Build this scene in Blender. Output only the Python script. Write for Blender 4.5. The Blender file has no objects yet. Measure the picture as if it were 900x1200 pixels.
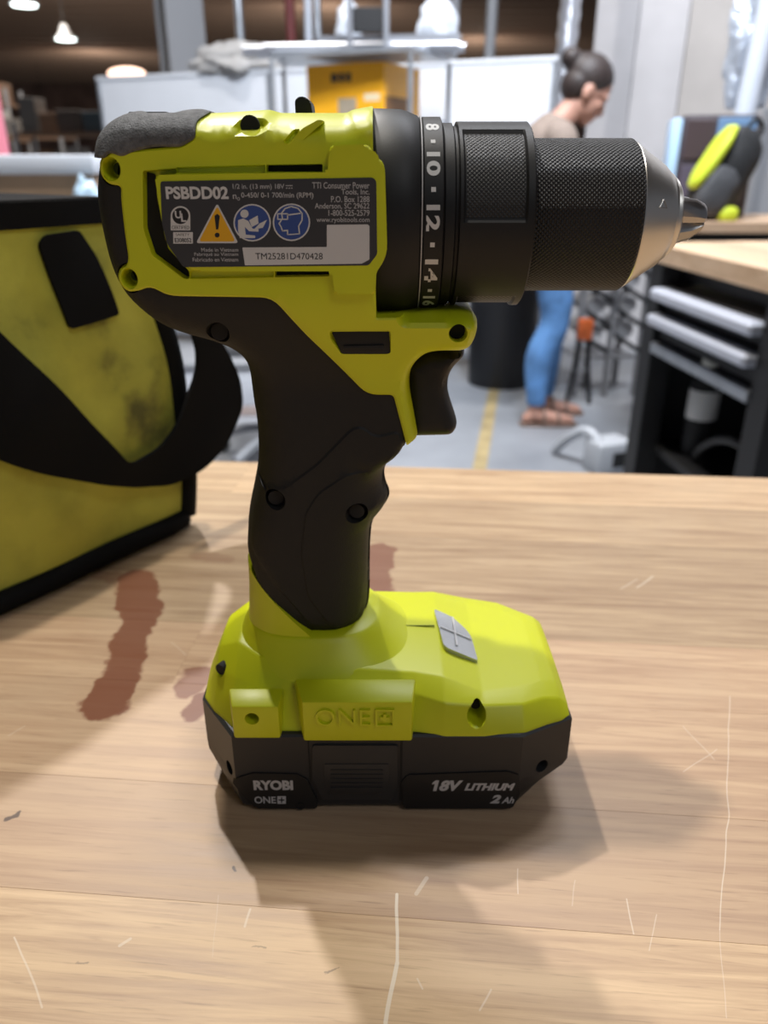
import bpy, bmesh, math, random
import numpy as np
from mathutils import Vector, Matrix, noise
from mathutils.geometry import delaunay_2d_cdt
random.seed(7)
C = bpy.context.scene.collection
S = bpy.context.scene
PI = math.pi

# ------------------------------------------------------------------ camera
HB = 0.92                     # workbench height
CH = HB + 0.185               # camera height
TH = math.radians(24.4)       # pitch down
FP = 900.0                    # focal length in pixels of the 900x1200 frame
cd = bpy.data.cameras.new('camera')
cam = bpy.data.objects.new('camera', cd); C.objects.link(cam)
cam.location = (0, 0, CH)
cam.rotation_euler = (PI/2 - TH, 0, 0)
cd.sensor_fit = 'VERTICAL'; cd.sensor_height = 36; cd.lens = 36*FP/1200
cd.clip_start = 0.01; cd.clip_end = 200
cd.dof.use_dof = True; cd.dof.focus_distance = 0.198; cd.dof.aperture_fstop = 14.0
S.camera = cam
# ------------------------------------------------------------------ world, lights, exposure
W = bpy.data.worlds.new('world'); S.world = W; W.use_nodes = True
bg = W.node_tree.nodes['Background']
bg.inputs[0].default_value = (0.80, 0.86, 1.0, 1); bg.inputs[1].default_value = 0.15
S.view_settings.view_transform = 'Standard'; S.view_settings.look = 'None'
S.view_settings.gamma = 1; S.view_settings.exposure = -0.22
S.view_settings.use_curve_mapping = False

def area(name, loc, target, size, power, col, shape='DISK', sy=None):
    l = bpy.data.lights.new(name, 'AREA'); l.shape = shape; l.size = size
    if sy: l.size_y = sy
    l.energy = power; l.color = col
    o = bpy.data.objects.new(name, l); C.objects.link(o); o.location = loc
    d = Vector(target) - Vector(loc)
    o.rotation_euler = d.to_track_quat('-Z', 'Y').to_euler()
    return o
DP = (0, 0.217, HB)
area('high_bay_light_overhead', (-0.55, 1.0, HB+4.6), DP, 0.20, 140, (1, 0.94, 0.84))
area('high_bay_light_behind', (-1.13, 3.66, HB+4.2), DP, 0.18, 195, (1.0, 0.96, 0.92))
area('fill_light_front', (1.9, -2.2, HB+3.6), DP, 1.6, 34, (0.92, 0.96, 1.0))  # unseen soft fill added behind the camera to lighten shadows and near faces
area('fill_light_far', (0.45, 1.9, 3.5), (0.3, 4.6, 1.2), 0.8, 190, (0.84, 0.90, 1.0))  # added fill aimed at the partition and amber box, no fixture there
area('fill_light_right', (1.6, 2.6, 5.0), (1.4, 3.6, 0.9), 0.8, 75, (0.95, 0.95, 1.0))  # added fill, strength set to brighten the drawer pulls
area('fill_light_deep', (-6, 16, 5.4), (-6, 18, 0), 1.5, 500, (1, 0.9, 0.8))  # added fill for the dark far end of the warehouse
for lx, ly in ((-9, 24), (-2, 30), (4, 38), (-14, 42)):
    l = bpy.data.lights.new('fill_light_roof', 'POINT'); l.energy = 420; l.color = (1, .9, .78); l.shadow_soft_size = .3  # added point fills that brighten the dark roof deck and racks
    o = bpy.data.objects.new('fill_light_roof', l); C.objects.link(o); o.location = (lx, ly, 4.6)

# ------------------------------------------------------------------ photograph geometry (real planes of the place)
def ray(px, py):
    c, s = math.cos(TH), math.sin(TH)
    f = Vector((0, c, -s)); u = Vector((0, s, c))
    return f*FP + Vector((px-450, 0, 0)) + u*(600-py)
def P(px, py, Y):
    r = ray(px, py); return Vector((0, 0, CH)) + r*(Y/r.y)
def G(px, py, z=0.0):
    r = ray(px, py); return Vector((0, 0, CH)) + r*((z-CH)/r.z)
def onplane(px, py, p0, n):
    r = ray(px, py); o = Vector((0, 0, CH)); return o + r*((Vector(p0)-o).dot(n)/r.dot(n))

# ------------------------------------------------------------------ materials
def nodes(name):
    m = bpy.data.materials.new(name); m.use_nodes = True
    nt = m.node_tree; b = nt.nodes['Principled BSDF']
    return m, nt, b
def N(nt, t, **kw):
    n = nt.nodes.new(t)
    for k, v in kw.items():
        if k.startswith('i_'):
            key = k[2:]; key = int(key) if key.isdigit() else key
            n.inputs[key].default_value = v
        else: setattr(n, k, v)
    return n
def mat(name, col, rough=0.5, metal=0.0, bump=0.0, bscale=200.0, var=0.0, vscale=30.0, emit=None, estr=0, spec=None, coat=0, bdist=0.0005):
    m, nt, b = nodes(name); L = nt.links.new
    b.inputs['Base Color'].default_value = (*col, 1)
    b.inputs['Roughness'].default_value = rough; b.inputs['Metallic'].default_value = metal
    if spec is not None: b.inputs['Specular IOR Level'].default_value = spec
    if coat: b.inputs['Coat Weight'].default_value = coat
    tc = N(nt, 'ShaderNodeTexCoord')
    if bump:
        n = N(nt, 'ShaderNodeTexNoise'); n.inputs['Scale'].default_value = bscale; n.inputs['Detail'].default_value = 3
        L(tc.outputs['Object'], n.inputs['Vector'])
        bp = N(nt, 'ShaderNodeBump'); bp.inputs['Strength'].default_value = bump; bp.inputs['Distance'].default_value = bdist
        L(n.outputs['Fac'], bp.inputs['Height']); L(bp.outputs['Normal'], b.inputs['Normal'])
    if var:
        n = N(nt, 'ShaderNodeTexNoise'); n.inputs['Scale'].default_value = vscale; n.inputs['Detail'].default_value = 5
        L(tc.outputs['Object'], n.inputs['Vector'])
        r = N(nt, 'ShaderNodeValToRGB')
        r.color_ramp.elements[0].position = 0.3; r.color_ramp.elements[1].position = 0.7
        r.color_ramp.elements[0].color = (*[c*(1-var) for c in col], 1)
        r.color_ramp.elements[1].color = (*[min(1, c*(1+var)) for c in col], 1)
        L(n.outputs['Fac'], r.inputs['Fac']); L(r.outputs['Color'], b.inputs['Base Color'])
    if emit:
        b.inputs['Emission Color'].default_value = (*emit, 1); b.inputs['Emission Strength'].default_value = estr
    return m
M = {}
M['lime'] = mat('lime plastic', (0.59, 0.63, 0.008), 0.42, bump=0.15, bscale=2500, bdist=0.0001)
M['black_rubber'] = mat('black rubber', (0.0135, 0.013, 0.013), 0.62, spec=.35, bump=0.5, bscale=2600, bdist=0.0002)
M['black_plastic'] = mat('black plastic', (0.0115, 0.0115, 0.012), 0.5, spec=.35, bump=0.15, bscale=1800, bdist=0.0001)
M['battery_plastic'] = mat('charcoal battery plastic', (0.023, 0.0235, 0.025), 0.45, spec=.4, bump=0.2, bscale=2200, bdist=0.0001)
M['void'] = mat('deep black', (0.006, 0.006, 0.006), 0.8)
M['grey_rubber'] = mat('scuffed grey rubber', (0.105, 0.108, 0.113), 0.75, bump=0.9, bscale=2200, bdist=0.0004, var=0.35, vscale=600)
M['chrome'] = mat('satin chrome', (0.70, 0.68, 0.64), 0.34, 1.0, bump=0.05, bscale=900, bdist=0.0001)
M['jaw_steel'] = mat('jaw steel', (0.42, 0.41, 0.40), 0.30, 1.0)
M['label_grey'] = mat('grey label film', (0.040, 0.040, 0.044), 0.40)
M['label_white'] = mat('white label film', (0.62, 0.62, 0.63), 0.45)
M['print_grey'] = mat('grey print', (0.46, 0.46, 0.47), 0.5)
M['print_white'] = mat('white print', (0.62, 0.62, 0.62), 0.5)
M['print_black'] = mat('black print', (0.010, 0.010, 0.012), 0.5)
M['print_blue'] = mat('blue print', (0.035, 0.075, 0.28), 0.45)
M['print_yellow'] = mat('amber print', (0.80, 0.42, 0.010), 0.45)
M['lens'] = mat('silver lamp lens', (0.50, 0.52, 0.54), 0.25, 0.6, bump=0.5, bscale=500, bdist=0.0003)

def knurl(name, f, strength, col, scallop=False):
    m, nt, b = nodes(name); L = nt.links.new
    b.inputs['Base Color'].default_value = (*col, 1); b.inputs['Roughness'].default_value = 0.5; b.inputs['Specular IOR Level'].default_value = 0.35
    uv = N(nt, 'ShaderNodeUVMap'); sp = N(nt, 'ShaderNodeSeparateXYZ'); L(uv.outputs[0], sp.inputs[0])
    def mth(op, a, c=None, d=None):
        n = N(nt, 'ShaderNodeMath', operation=op)
        for k, v in enumerate((a, c, d)):
            if v is None: continue
            if isinstance(v, (int, float)): n.inputs[k].default_value = v
            else: L(v, n.inputs[k])
        return n.outputs[0]
    a = mth('MULTIPLY', mth('ADD', sp.outputs[0], sp.outputs[1]), f)
    c = mth('MULTIPLY', mth('SUBTRACT', sp.outputs[0], sp.outputs[1]), f)
    h = mth('MULTIPLY', mth('ABSOLUTE', mth('SINE', a)), mth('ABSOLUTE', mth('SINE', c)))
    h = mth('POWER', h, 0.5)
    bp = N(nt, 'ShaderNodeBump'); bp.inputs['Strength'].default_value = strength; bp.inputs['Distance'].default_value = 0.0004
    L(h, bp.inputs['Height']); L(bp.outputs['Normal'], b.inputs['Normal'])
    return m
M['knurl'] = knurl('knurled black plastic', PI/0.00115, 0.9, (0.019, 0.019, 0.021))
M['grip_knurl'] = knurl('ribbed black plastic', PI/0.0011, 0.45, (0.020, 0.020, 0.021))

# ------------------------------------------------------------------ object helpers
def mesh_obj(name, verts, faces, m, parent=None, origin=None, smooth=35, uvs=None, mats=None):
    if origin is None: origin = Vector((0, 0, 0))
    me = bpy.data.meshes.new(name)
    me.from_pydata([tuple(Vector(v)-origin) for v in verts], [], [tuple(f) for f in faces])
    return _link(name, me, m, parent, origin, smooth)
def _link(name, me, m, parent, origin, smooth=35):
    if m: me.materials.append(m)
    o = bpy.data.objects.new(name, me); C.objects.link(o)
    if smooth is not None:
        for p in me.polygons: p.use_smooth = True
        me.set_sharp_from_angle(angle=math.radians(smooth))
    if parent: o.parent = parent
    else: o.location = origin
    return o
def bm_obj(name, bm, m, parent=None, origin=(0, 0, 0), smooth=35, fix=True):
    if fix: bmesh.ops.recalc_face_normals(bm, faces=bm.faces[:])
    bmesh.ops.translate(bm, verts=bm.verts[:], vec=-Vector(origin))
    me = bpy.data.meshes.new(name); bm.to_mesh(me); bm.free()
    return _link(name, me, m, parent, Vector(origin), smooth)
def thing(name, label, cat, loc=(0, 0, 0), rz=0, group=None):
    o = bpy.data.objects.new(name, None); C.objects.link(o); o.location = loc; o.rotation_euler = (0, 0, rz)
    o.empty_display_size = 0.05
    return tag(o, label, cat, group)
def tag(o, label=None, cat=None, group=None, kind=None):
    if label: o['label'] = label
    if cat: o['category'] = cat
    if group: o['group'] = group
    if kind: o['kind'] = kind
    return o
def add_box(bm, x0, x1, y0, y1, z0, z1, bev=0, seg=1, mtx=None):
    r = bmesh.ops.create_cube(bm, size=1)
    vs = r['verts']
    for v in vs:
        v.co = Vector(((x0+x1)/2+v.co.x*(x1-x0), (y0+y1)/2+v.co.y*(y1-y0), (z0+z1)/2+v.co.z*(z1-z0)))
    if bev:
        es = list({e for v in vs for e in v.link_edges})
        rb = bmesh.ops.bevel(bm, geom=es, offset=bev, segments=seg, affect='EDGES', profile=0.5)
        vs = list({v for f in rb['faces'] for v in f.verts} | {v for v in vs if v.is_valid})
    if mtx is not None:
        allv = set()
        stack = [v for v in vs if v.is_valid]
        while stack:
            v = stack.pop()
            if v in allv: continue
            allv.add(v); stack += [e.other_vert(v) for e in v.link_edges]
        for v in allv: v.co = mtx @ v.co
def box(name, x0, x1, y0, y1, z0, z1, m, parent=None, bev=0, seg=1, mtx=None, origin=(0, 0, 0), smooth=35):
    bm = bmesh.new(); add_box(bm, x0, x1, y0, y1, z0, z1, bev, seg, mtx)
    return bm_obj(name, bm, m, parent, origin, smooth)
def add_tube(bm, pts, r, n=10, caps=True, rs=None):
    pts = [Vector(p) for p in pts]; rings = []
    prev = None
    for i, p in enumerate(pts):
        d = (pts[min(i+1, len(pts)-1)]-pts[max(i-1, 0)]).normalized()
        if prev is None:
            a = d.orthogonal().normalized()
        else:
            a = (prev - d*prev.dot(d)).normalized()
        prev = a; b = d.cross(a); rr = rs[i] if rs else r
        rings.append([bm.verts.new(p+(a*math.cos(2*PI*k/n)+b*math.sin(2*PI*k/n))*rr) for k in range(n)])
    for i in range(len(rings)-1):
        for k in range(n):
            bm.faces.new((rings[i][k], rings[i][(k+1) % n], rings[i+1][(k+1) % n], rings[i+1][k]))
    if caps:
        bm.faces.new(rings[0][::-1]); bm.faces.new(rings[-1])
def tube(name, pts, r, m, parent=None, n=10, rs=None, origin=(0, 0, 0)):
    bm = bmesh.new(); add_tube(bm, pts, r, n, True, rs)
    return bm_obj(name, bm, m, parent, origin, 40)
def spline(pts, k=8):
    pts = [Vector(p) for p in pts]; out = []
    q = [pts[0]*2-pts[1]] + pts + [pts[-1]*2-pts[-2]]
    for i in range(1, len(q)-2):
        for j in range(k):
            t = j/k
            out.append(0.5*((2*q[i])+(q[i+1]-q[i-1])*t+(2*q[i-1]-5*q[i]+4*q[i+1]-q[i+2])*t*t+(3*q[i]-q[i-1]-3*q[i+1]+q[i+2])*t**3))
    out.append(pts[-1]); return out
def lathe(name, prof, axis, m, parent, origin, n=96, smooth=30, rfun=None, caps=True):
    """prof: (x, r) along +X, axis: point (y, z)."""
    verts = []; faces = []; uv = []
    for x, r in prof:
        for k in range(n):
            t = 2*PI*k/n; rr = rfun(x, r, t) if rfun else r
            verts.append((x, axis[0]-rr*math.cos(t), axis[1]+rr*math.sin(t)))
    for i in range(len(prof)-1):
        for k in range(n):
            k2 = (k+1) % n
            faces.append((i*n+k, (i+1)*n+k, (i+1)*n+k2, i*n+k2))
            r = prof[i][1]
            uv += [(prof[i][0], k*2*PI/n*r), (prof[i+1][0], k*2*PI/n*r), (prof[i+1][0], (k+1)*2*PI/n*r), (prof[i][0], (k+1)*2*PI/n*r)]
    if caps:
        faces.append(tuple(range(n))); faces.append(tuple(reversed(range((len(prof)-1)*n, len(prof)*n))))
        uv += [(0, 0)]*(2*n)
    me = bpy.data.meshes.new(name)
    me.from_pydata([tuple(Vector(v)-Vector(origin)) for v in verts], [], faces)
    l = me.uv_layers.new(name='UVMap'); l.data.foreach_set('uv', [c for u in uv for c in u])
    return _link(name, me, m, parent, Vector(origin), smooth)

# ---- 2-D outline tools
def rnd(poly, r, k=4):
    out = []; n = len(poly)
    for i in range(n):
        a, b, c = Vector(poly[i-1][:2]), Vector(poly[i][:2]), Vector(poly[(i+1) % n][:2])
        rr = poly[i][2] if len(poly[i]) > 2 else r
        la, lc = (a-b).length, (c-b).length
        if la < 1e-9 or lc < 1e-9: continue
        d1 = min(rr, la*0.48); d2 = min(rr, lc*0.48)
        if d1 < 1e-5: out.append(tuple(b)); continue
        p, q = b+(a-b)/la*d1, b+(c-b)/lc*d2
        for j in range(k+1):
            t = j/k; out.append(tuple(p*(1-t)**2+b*2*t*(1-t)+q*t*t))
    return out
def resample(poly, step):
    out = []; n = len(poly)
    for i in range(n):
        a, b = np.array(poly[i]), np.array(poly[(i+1) % n]); L = np.linalg.norm(b-a)
        if L < 1e-7: continue
        k = max(1, int(math.ceil(L/step)))
        for j in range(k): out.append(a+(b-a)*j/k)
    return np.array(out)
def sarea(p):
    p = np.array(p); x, y = p[:, 0], p[:, 1]
    return 0.5*np.sum(x*np.roll(y, -1)-np.roll(x, -1)*y)
def sdist(pts, poly):
    """signed distance, positive inside"""
    a = np.array(poly); b = np.roll(a, -1, 0); d = b-a
    out = np.empty(len(pts)); 
    for s in range(0, len(pts), 4000):
        p = pts[s:s+4000, None, :]; pa = p-a[None]
        h = np.clip((pa*d[None]).sum(2)/np.maximum((d*d).sum(1), 1e-18)[None], 0, 1)
        dist = np.sqrt(((pa-d[None]*h[..., None])**2).sum(2)).min(1)
        cond = ((a[None, :, 1] > p[..., 1]) != (b[None, :, 1] > p[..., 1]))
        with np.errstate(divide='ignore', invalid='ignore'):
            xi = (b[None, :, 0]-a[None, :, 0])*(p[..., 1]-a[None, :, 1])/(b[None, :, 1]-a[None, :, 1])+a[None, :, 0]
        ins = ((cond & (p[..., 0] < xi)).sum(1) % 2) == 1
        out[s:s+4000] = np.where(ins, dist, -dist)
    return out
def offset_pts(poly, d):
    p = np.array(poly); s = 1 if sarea(p) > 0 else -1
    e = np.roll(p, -1, 0)-np.roll(p, 1, 0); L = np.linalg.norm(e, axis=1, keepdims=True); e = e/np.maximum(L, 1e-12)
    n = np.stack([-e[:, 1], e[:, 0]], 1)*s
    return p+n*d
def puff(name, outline, m, parent, origin, T, R, y0, step=0.0012, hmin=0.0, feats=(), grid=0.0022, power=2.0, smooth=38, back=True):
    """rounded solid: outline (x,z); half thickness T (number or f(x,z) arrays); R edge rounding width.
       feats: (poly, dh, w) raise (+) or sink (-) areas of the near face."""
    ol = resample(outline, step)
    if not callable(T): Tf = lambda x, z, T=T: np.full(len(x), T)
    else: Tf = T
    pts = [ol]
    for f in (0.03, 0.1, 0.22, 0.4, 0.65, 1.0):
        q = offset_pts(ol, R*f)
        sd = sdist(q, ol); q = q[sd > R*f*0.93]
        if len(q): pts.append(q[:: (1 if f < 0.3 else 2)])
    floops = []
    for poly, dh, w in feats:
        a = resample(poly, step); 
        b = offset_pts(a, w); sb = sdist(b, a); b = b[sb > w*0.9]
        floops += [a, b]
    mn, mx = ol.min(0), ol.max(0)
    gx, gz = np.meshgrid(np.arange(mn[0], mx[0], grid), np.arange(mn[1], mx[1], grid*0.866))
    gx = gx+((np.arange(gx.shape[0]) % 2)*grid/2)[:, None]
    g = np.stack([gx.ravel(), gz.ravel()], 1)
    allp = np.concatenate(pts+floops) if floops else np.concatenate(pts)
    sd = sdist(g, ol); g = g[sd > min(R*0.9, grid*0.8) if R < 0.004 else sd > R*0.5]
    if len(g):
        keep = np.ones(len(g), bool)
        for s in range(0, len(g), 1000):
            dd = ((g[s:s+1000, None]-allp[None])**2).sum(2).min(1); keep[s:s+1000] = dd > (grid*0.45)**2
        g = g[keep]
    vs = [ol]; edges = [(i, (i+1) % len(ol)) for i in range(len(ol))]; base = len(ol)
    for q in pts[1:]: vs.append(q); base += len(q)
    for q in floops:
        edges += [(base+i, base+(i+1) % len(q)) for i in range(len(q))]; vs.append(q); base += len(q)
    vs.append(g); V = np.concatenate(vs)
    K = 100.0
    r = delaunay_2d_cdt([Vector((float(a)*K, float(b)*K)) for a, b in V], edges, [], 0, 1e-5)
    rv = np.array([(v.x/K, v.y/K) for v in r[0]]); rf = r[2]
    tri = np.array([f for f in rf if len(f) == 3])
    cen = rv[tri].mean(1); tri = tri[sdist(cen, ol) > 0]
    sd = np.maximum(sdist(rv, ol), 0); sd[sd < 2e-6] = 0
    u = np.clip(sd/R, 0, 1); prof = (1-(1-u)**power)**(1/power)
    Tv = Tf(rv[:, 0], rv[:, 1]); h = hmin+(Tv-hmin)*prof
    hf = h.copy()
    for poly, dh, w in feats:
        s = np.clip(sdist(rv, poly)/w, 0, 1); s = np.where(s > 0.97, 1, np.where(s < 0.03, 0, s))
        hf = hf+dh*s
    verts = [(x, y0-hh, z) for (x, z), hh in zip(rv, hf)]
    nfront = len(verts); faces = []
    flip = sarea([rv[i] for i in tri[0]]) > 0
    for t in tri: faces.append(tuple(int(i) for i in t))
    bidx = {}
    for i in range(len(rv)):
        if sd[i] == 0 and hmin == 0: bidx[i] = i
        else: bidx[i] = len(verts); verts.append((rv[i][0], y0+(h[i] if back else hmin), rv[i][1]))
    for t in tri: faces.append(tuple(bidx[int(i)] for i in t[::-1]))
    if hmin > 0:
        from collections import Counter
        cnt = Counter()
        for t in tri:
            for a, b in ((t[0], t[1]), (t[1], t[2]), (t[2], t[0])): cnt[(int(a), int(b))] += 1
        for (a, b) in list(cnt):
            if (b, a) not in cnt: faces.append((b, a, bidx[a], bidx[b]))
    bm = bmesh.new()
    bv = [bm.verts.new(v) for v in verts]
    for f in faces:
        if len(set(f)) >= 3:
            try: bm.faces.new([bv[i] for i in f])
            except ValueError: pass
    for v in [v for v in bm.verts if not v.link_faces]: bm.verts.remove(v)
    return bm_obj(name, bm, m, parent, origin, smooth)
def shell(name, outline, master, Tf, Rf, off, m, parent, origin, y0, step=0.0012, feats=(), grid=0.0021, edge=0.0005, smooth=38):
    """piece of a rounded body: the body's rounding follows the master outline, the piece is cut by its own outline"""
    ol = resample(outline, step); ms = resample(master, step)
    pts = [ol]
    q = offset_pts(ol, edge); sd = sdist(q, ol); pts.append(q[sd > edge*0.9])
    for f in (0.0002, .0006, .0012, .002, .0032, .005, .0075, .011):
        q = offset_pts(ms, f-off); q = q[(sdist(q, ms) > (f-off)*0.93) & (sdist(q, ol) > edge*1.5)]
        if len(q): pts.append(q[:: (1 if f < .004 else 2)])
    floops = []
    for poly, dh, w in feats:
        a = resample(poly, step*.8); b = offset_pts(a, w); sb = sdist(b, a); b = b[sb > w*0.9]; floops += [a, b]
    mn, mx = ol.min(0), ol.max(0)
    gx, gz = np.meshgrid(np.arange(mn[0], mx[0], grid), np.arange(mn[1], mx[1], grid*0.866))
    gx = gx+((np.arange(gx.shape[0]) % 2)*grid/2)[:, None]
    g = np.stack([gx.ravel(), gz.ravel()], 1); g = g[sdist(g, ol) > grid*0.6]
    allp = np.concatenate(pts+floops); keep = np.ones(len(g), bool)
    for k in range(0, len(g), 1000):
        dd = ((g[k:k+1000, None]-allp[None])**2).sum(2).min(1); keep[k:k+1000] = dd > (grid*0.42)**2
    g = g[keep]
    vs = [ol]; edges = [(k, (k+1) % len(ol)) for k in range(len(ol))]; base = len(ol)
    for q in pts[1:]: vs.append(q); base += len(q)
    for q in floops:
        edges += [(base+k, base+(k+1) % len(q)) for k in range(len(q))]; vs.append(q); base += len(q)
    vs.append(g); V = np.concatenate(vs); K = 100.0
    r = delaunay_2d_cdt([Vector((float(a)*K, float(b)*K)) for a, b in V], edges, [], 0, 1e-5)
    rv = np.array([(v.x/K, v.y/K) for v in r[0]])
    tri = np.array([f for f in r[2] if len(f) == 3]); tri = tri[sdist(rv[tri].mean(1), ol) > 0]
    so = np.maximum(sdist(rv, ol), 0); so[so < 2e-6] = 0
    sm = np.maximum(sdist(rv, ms)+off, 0)
    u = np.clip(sm/Rf(rv[:, 0], rv[:, 1]), 0, 1); h = (Tf(rv[:, 0], rv[:, 1])+off)*np.sqrt(np.maximum(1-(1-u)**2, 0))
    e = np.clip(so/edge, 0, 1); h = np.maximum(h-edge*.8*(1-e), 0.0002)
    hf = h.copy()
    for poly, dh, w in feats:
        k_ = np.clip(sdist(rv, poly)/w, 0, 1); k_ = np.where(k_ > 0.97, 1, np.where(k_ < 0.03, 0, k_)); hf = hf+dh*k_
    verts = [(x, y0-hh, z) for (x, z), hh in zip(rv, hf)]; nv = len(verts)
    verts += [(x, y0+hh, z) for (x, z), hh in zip(rv, h)]
    faces = [tuple(int(i) for i in t) for t in tri] + [tuple(int(i)+nv for i in t[::-1]) for t in tri]
    es = set()
    for t in tri:
        for a, b in ((t[0], t[1]), (t[1], t[2]), (t[2], t[0])): es.add((int(a), int(b)))
    for a, b in es:
        if (b, a) not in es: faces.append((b, a, a+nv, b+nv))
    bm = bmesh.new(); bv = [bm.verts.new(v) for v in verts]
    for f in faces:
        try: bm.faces.new([bv[i] for i in f])
        except ValueError: pass
    for v in [v for v in bm.verts if not v.link_faces]: bm.verts.remove(v)
    return bm_obj(name, bm, m, parent, origin, smooth)
def carve(obj, cutters):
    """cut real holes; cutters: list of bmesh"""
    for bm in cutters:
        bmesh.ops.recalc_face_normals(bm, faces=bm.faces[:])
        me = bpy.data.meshes.new('cut'); bm.to_mesh(me); bm.free()
        co = bpy.data.objects.new('cut', me); C.objects.link(co)
        bpy.context.view_layer.update()
        md = obj.modifiers.new('b', 'BOOLEAN'); md.operation = 'DIFFERENCE'; md.solver = 'EXACT'; md.object = co
        dg = bpy.context.evaluated_depsgraph_get(); ev = obj.evaluated_get(dg)
        new = bpy.data.meshes.new_from_object(ev); obj.modifiers.remove(md)
        old = obj.data
        if len(new.polygons) > 10: obj.data = new
        bpy.data.objects.remove(co); bpy.data.meshes.remove(me)
def prism_cut(poly, ya, yb):
    bm = bmesh.new(); add_slab(bm, poly, ya, yb); return bm
def tube_cut(a, b, r, n=28, r2=None):
    bm = bmesh.new(); add_tube(bm, [a, b], r, n, True, [r, r2 or r]); return bm
def slab(name, poly, yf, yb, m, parent, origin, bev=0.0004, seg=2, smooth=30, holes=()):
    """prism in the XZ plane, front at yf, back at yb, bevelled front rim; holes cut through"""
    bm = bmesh.new()
    add_slab(bm, poly, yf, yb, bev, seg)
    return bm_obj(name, bm, m, parent, origin, smooth)
def add_slab(bm, poly, yf, yb, bev=0.0, seg=2):
    p = [tuple(q[:2]) for q in poly]
    f = [bm.verts.new((x, yf, z)) for x, z in p]; b = [bm.verts.new((x, yb, z)) for x, z in p]
    ff = bm.faces.new(f); bm.faces.new(b[::-1])
    n = len(p)
    for i in range(n): bm.faces.new((f[i], b[i], b[(i+1) % n], f[(i+1) % n]))
    if bev:
        bmesh.ops.bevel(bm, geom=list(ff.edges), offset=bev, segments=seg, affect='EDGES', profile=0.5, clamp_overlap=True)
def px_poly(pts, Y, r=0.0):
    out = []
    for p in pts:
        v = P(p[0], p[1], Y); out.append((v.x, v.z) + ((p[2],) if len(p) > 2 else ()))
    return rnd(out, r) if r else [q[:2] for q in out]
def circ(cx, cz, r, n=24, sz=1.0):
    return [(cx+r*math.cos(2*PI*k/n), cz+r*sz*math.sin(2*PI*k/n)) for k in range(n)]
# ---- lettering
def text_mesh(body, shear=0.0, bold=0.0, extrude=0.0, spacing=1.0):
    cu = bpy.data.curves.new('t', 'FONT'); cu.body = body; cu.size = 1; cu.shear = shear; cu.offset = bold
    cu.extrude = extrude; cu.space_character = spacing; cu.resolution_u = 4; cu.align_x = 'LEFT'
    o = bpy.data.objects.new('t', cu); C.objects.link(o)
    dg = bpy.context.evaluated_depsgraph_get(); me = bpy.data.meshes.new_from_object(o.evaluated_get(dg))
    bpy.data.objects.remove(o); bpy.data.curves.remove(cu)
    V = [tuple(v.co) for v in me.vertices]; F = [tuple(p.vertices) for p in me.polygons]
    bpy.data.meshes.remove(me); return V, F
def put_text(acc, body, x0, y0, x1, y1, Y, **kw):
    """fit body into the pixel rectangle on the vertical plane Y; thin relief"""
    th = kw.pop('th', 0.00003); V, F = text_mesh(body, **kw); A = np.array(V)
    mn, mx = A.min(0), A.max(0); a = P(x0, y1, Y); b = P(x1, y0, Y)
    base = len(acc[0])
    for v in V:
        acc[0].append((a.x+(v[0]-mn[0])/(mx[0]-mn[0])*(b.x-a.x), Y, a.z+(v[1]-mn[1])/(mx[1]-mn[1])*(b.z-a.z)))
    acc[1].extend([tuple(base+i for i in f) for f in F])
def print_obj(name, acc, m, parent, origin):
    return mesh_obj(name, acc[0], acc[1], m, parent, Vector(origin), None)


# ================================================================== THE DRILL
Y0 = 0.217
DO = Vector((0, Y0, HB))
drill = thing('cordless_drill', 'lime green and black cordless drill standing upright on its battery on the wooden bench', 'drill', DO)
def polar(py):       # angle below horizon of a picture row
    return TH + math.atan((py-600)/FP)
def circle_from_rows(a, b):
    t1, t2 = polar(a), polar(b); c = (t1+t2)/2; D = Y0/math.cos(c)
    return CH - Y0*math.tan(c), D*math.sin((t2-t1)/2)
axz, r_chuck = circle_from_rows(157.5, 337)
_, r_ring = circle_from_rows(138, 363)
_, r_grip = circle_from_rows(142, 357)
_, r_collar = circle_from_rows(124, 368)
AX = (Y0, axz-0.0008)
def XN(px, r, z=None):  # x of a mark on the near side of a cylinder of radius r
    dep = (Y0-r)*math.cos(TH)+(CH-AX[1])*math.sin(TH); return (px-450)/FP*dep

TH_HEAD = 0.0238; YN = Y0-0.0255    # label plane
def sstep(t): t = np.clip(t, 0, 1); return t*t*(3-2*t)
def Tbody(x, z):
    zz = np.asarray(z)-HB; return 0.0158+(0.0230-0.0158)*sstep((zz-0.128)/(0.157-0.128))
def Rbody(x, z):
    zz = np.asarray(z)-HB; R = .0125+(.0072-.0125)*sstep((zz-.120)/.030)
    g = sstep((np.asarray(x)+.008)/.005)*sstep((zz-.100)/.012)*sstep((.170-zz)/.01); return R*(1-g)+.0030*g
YEL = 0.0008
def F(px, py, inset=0.0):
    Y = Y0-.02
    for _ in range(6):
        v = P(px, py, Y); Y = Y0-float(Tbody(v.x, v.z))-YEL+inset
    return v
def fpoly(items, r=0.0008, inset=0.0):
    out = []
    for it in items:
        if len(it) > 2 and it[2] == 's': v = P(it[0], it[1], YS)
        elif len(it) > 2 and it[2] == 'c': v = P(it[0], it[1], Y0-.006)
        elif len(it) > 2 and it[2] == 'e': v = F(it[0], it[1], .0012)
        else: v = F(it[0], it[1], inset)
        out.append((v.x, v.z, it[3] if len(it) > 3 else r))
    return rnd(out, r)
YS = Y0-0.009
def Fh(px, py):      # depth of the yellow surface there
    return F(px, py).y
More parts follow.
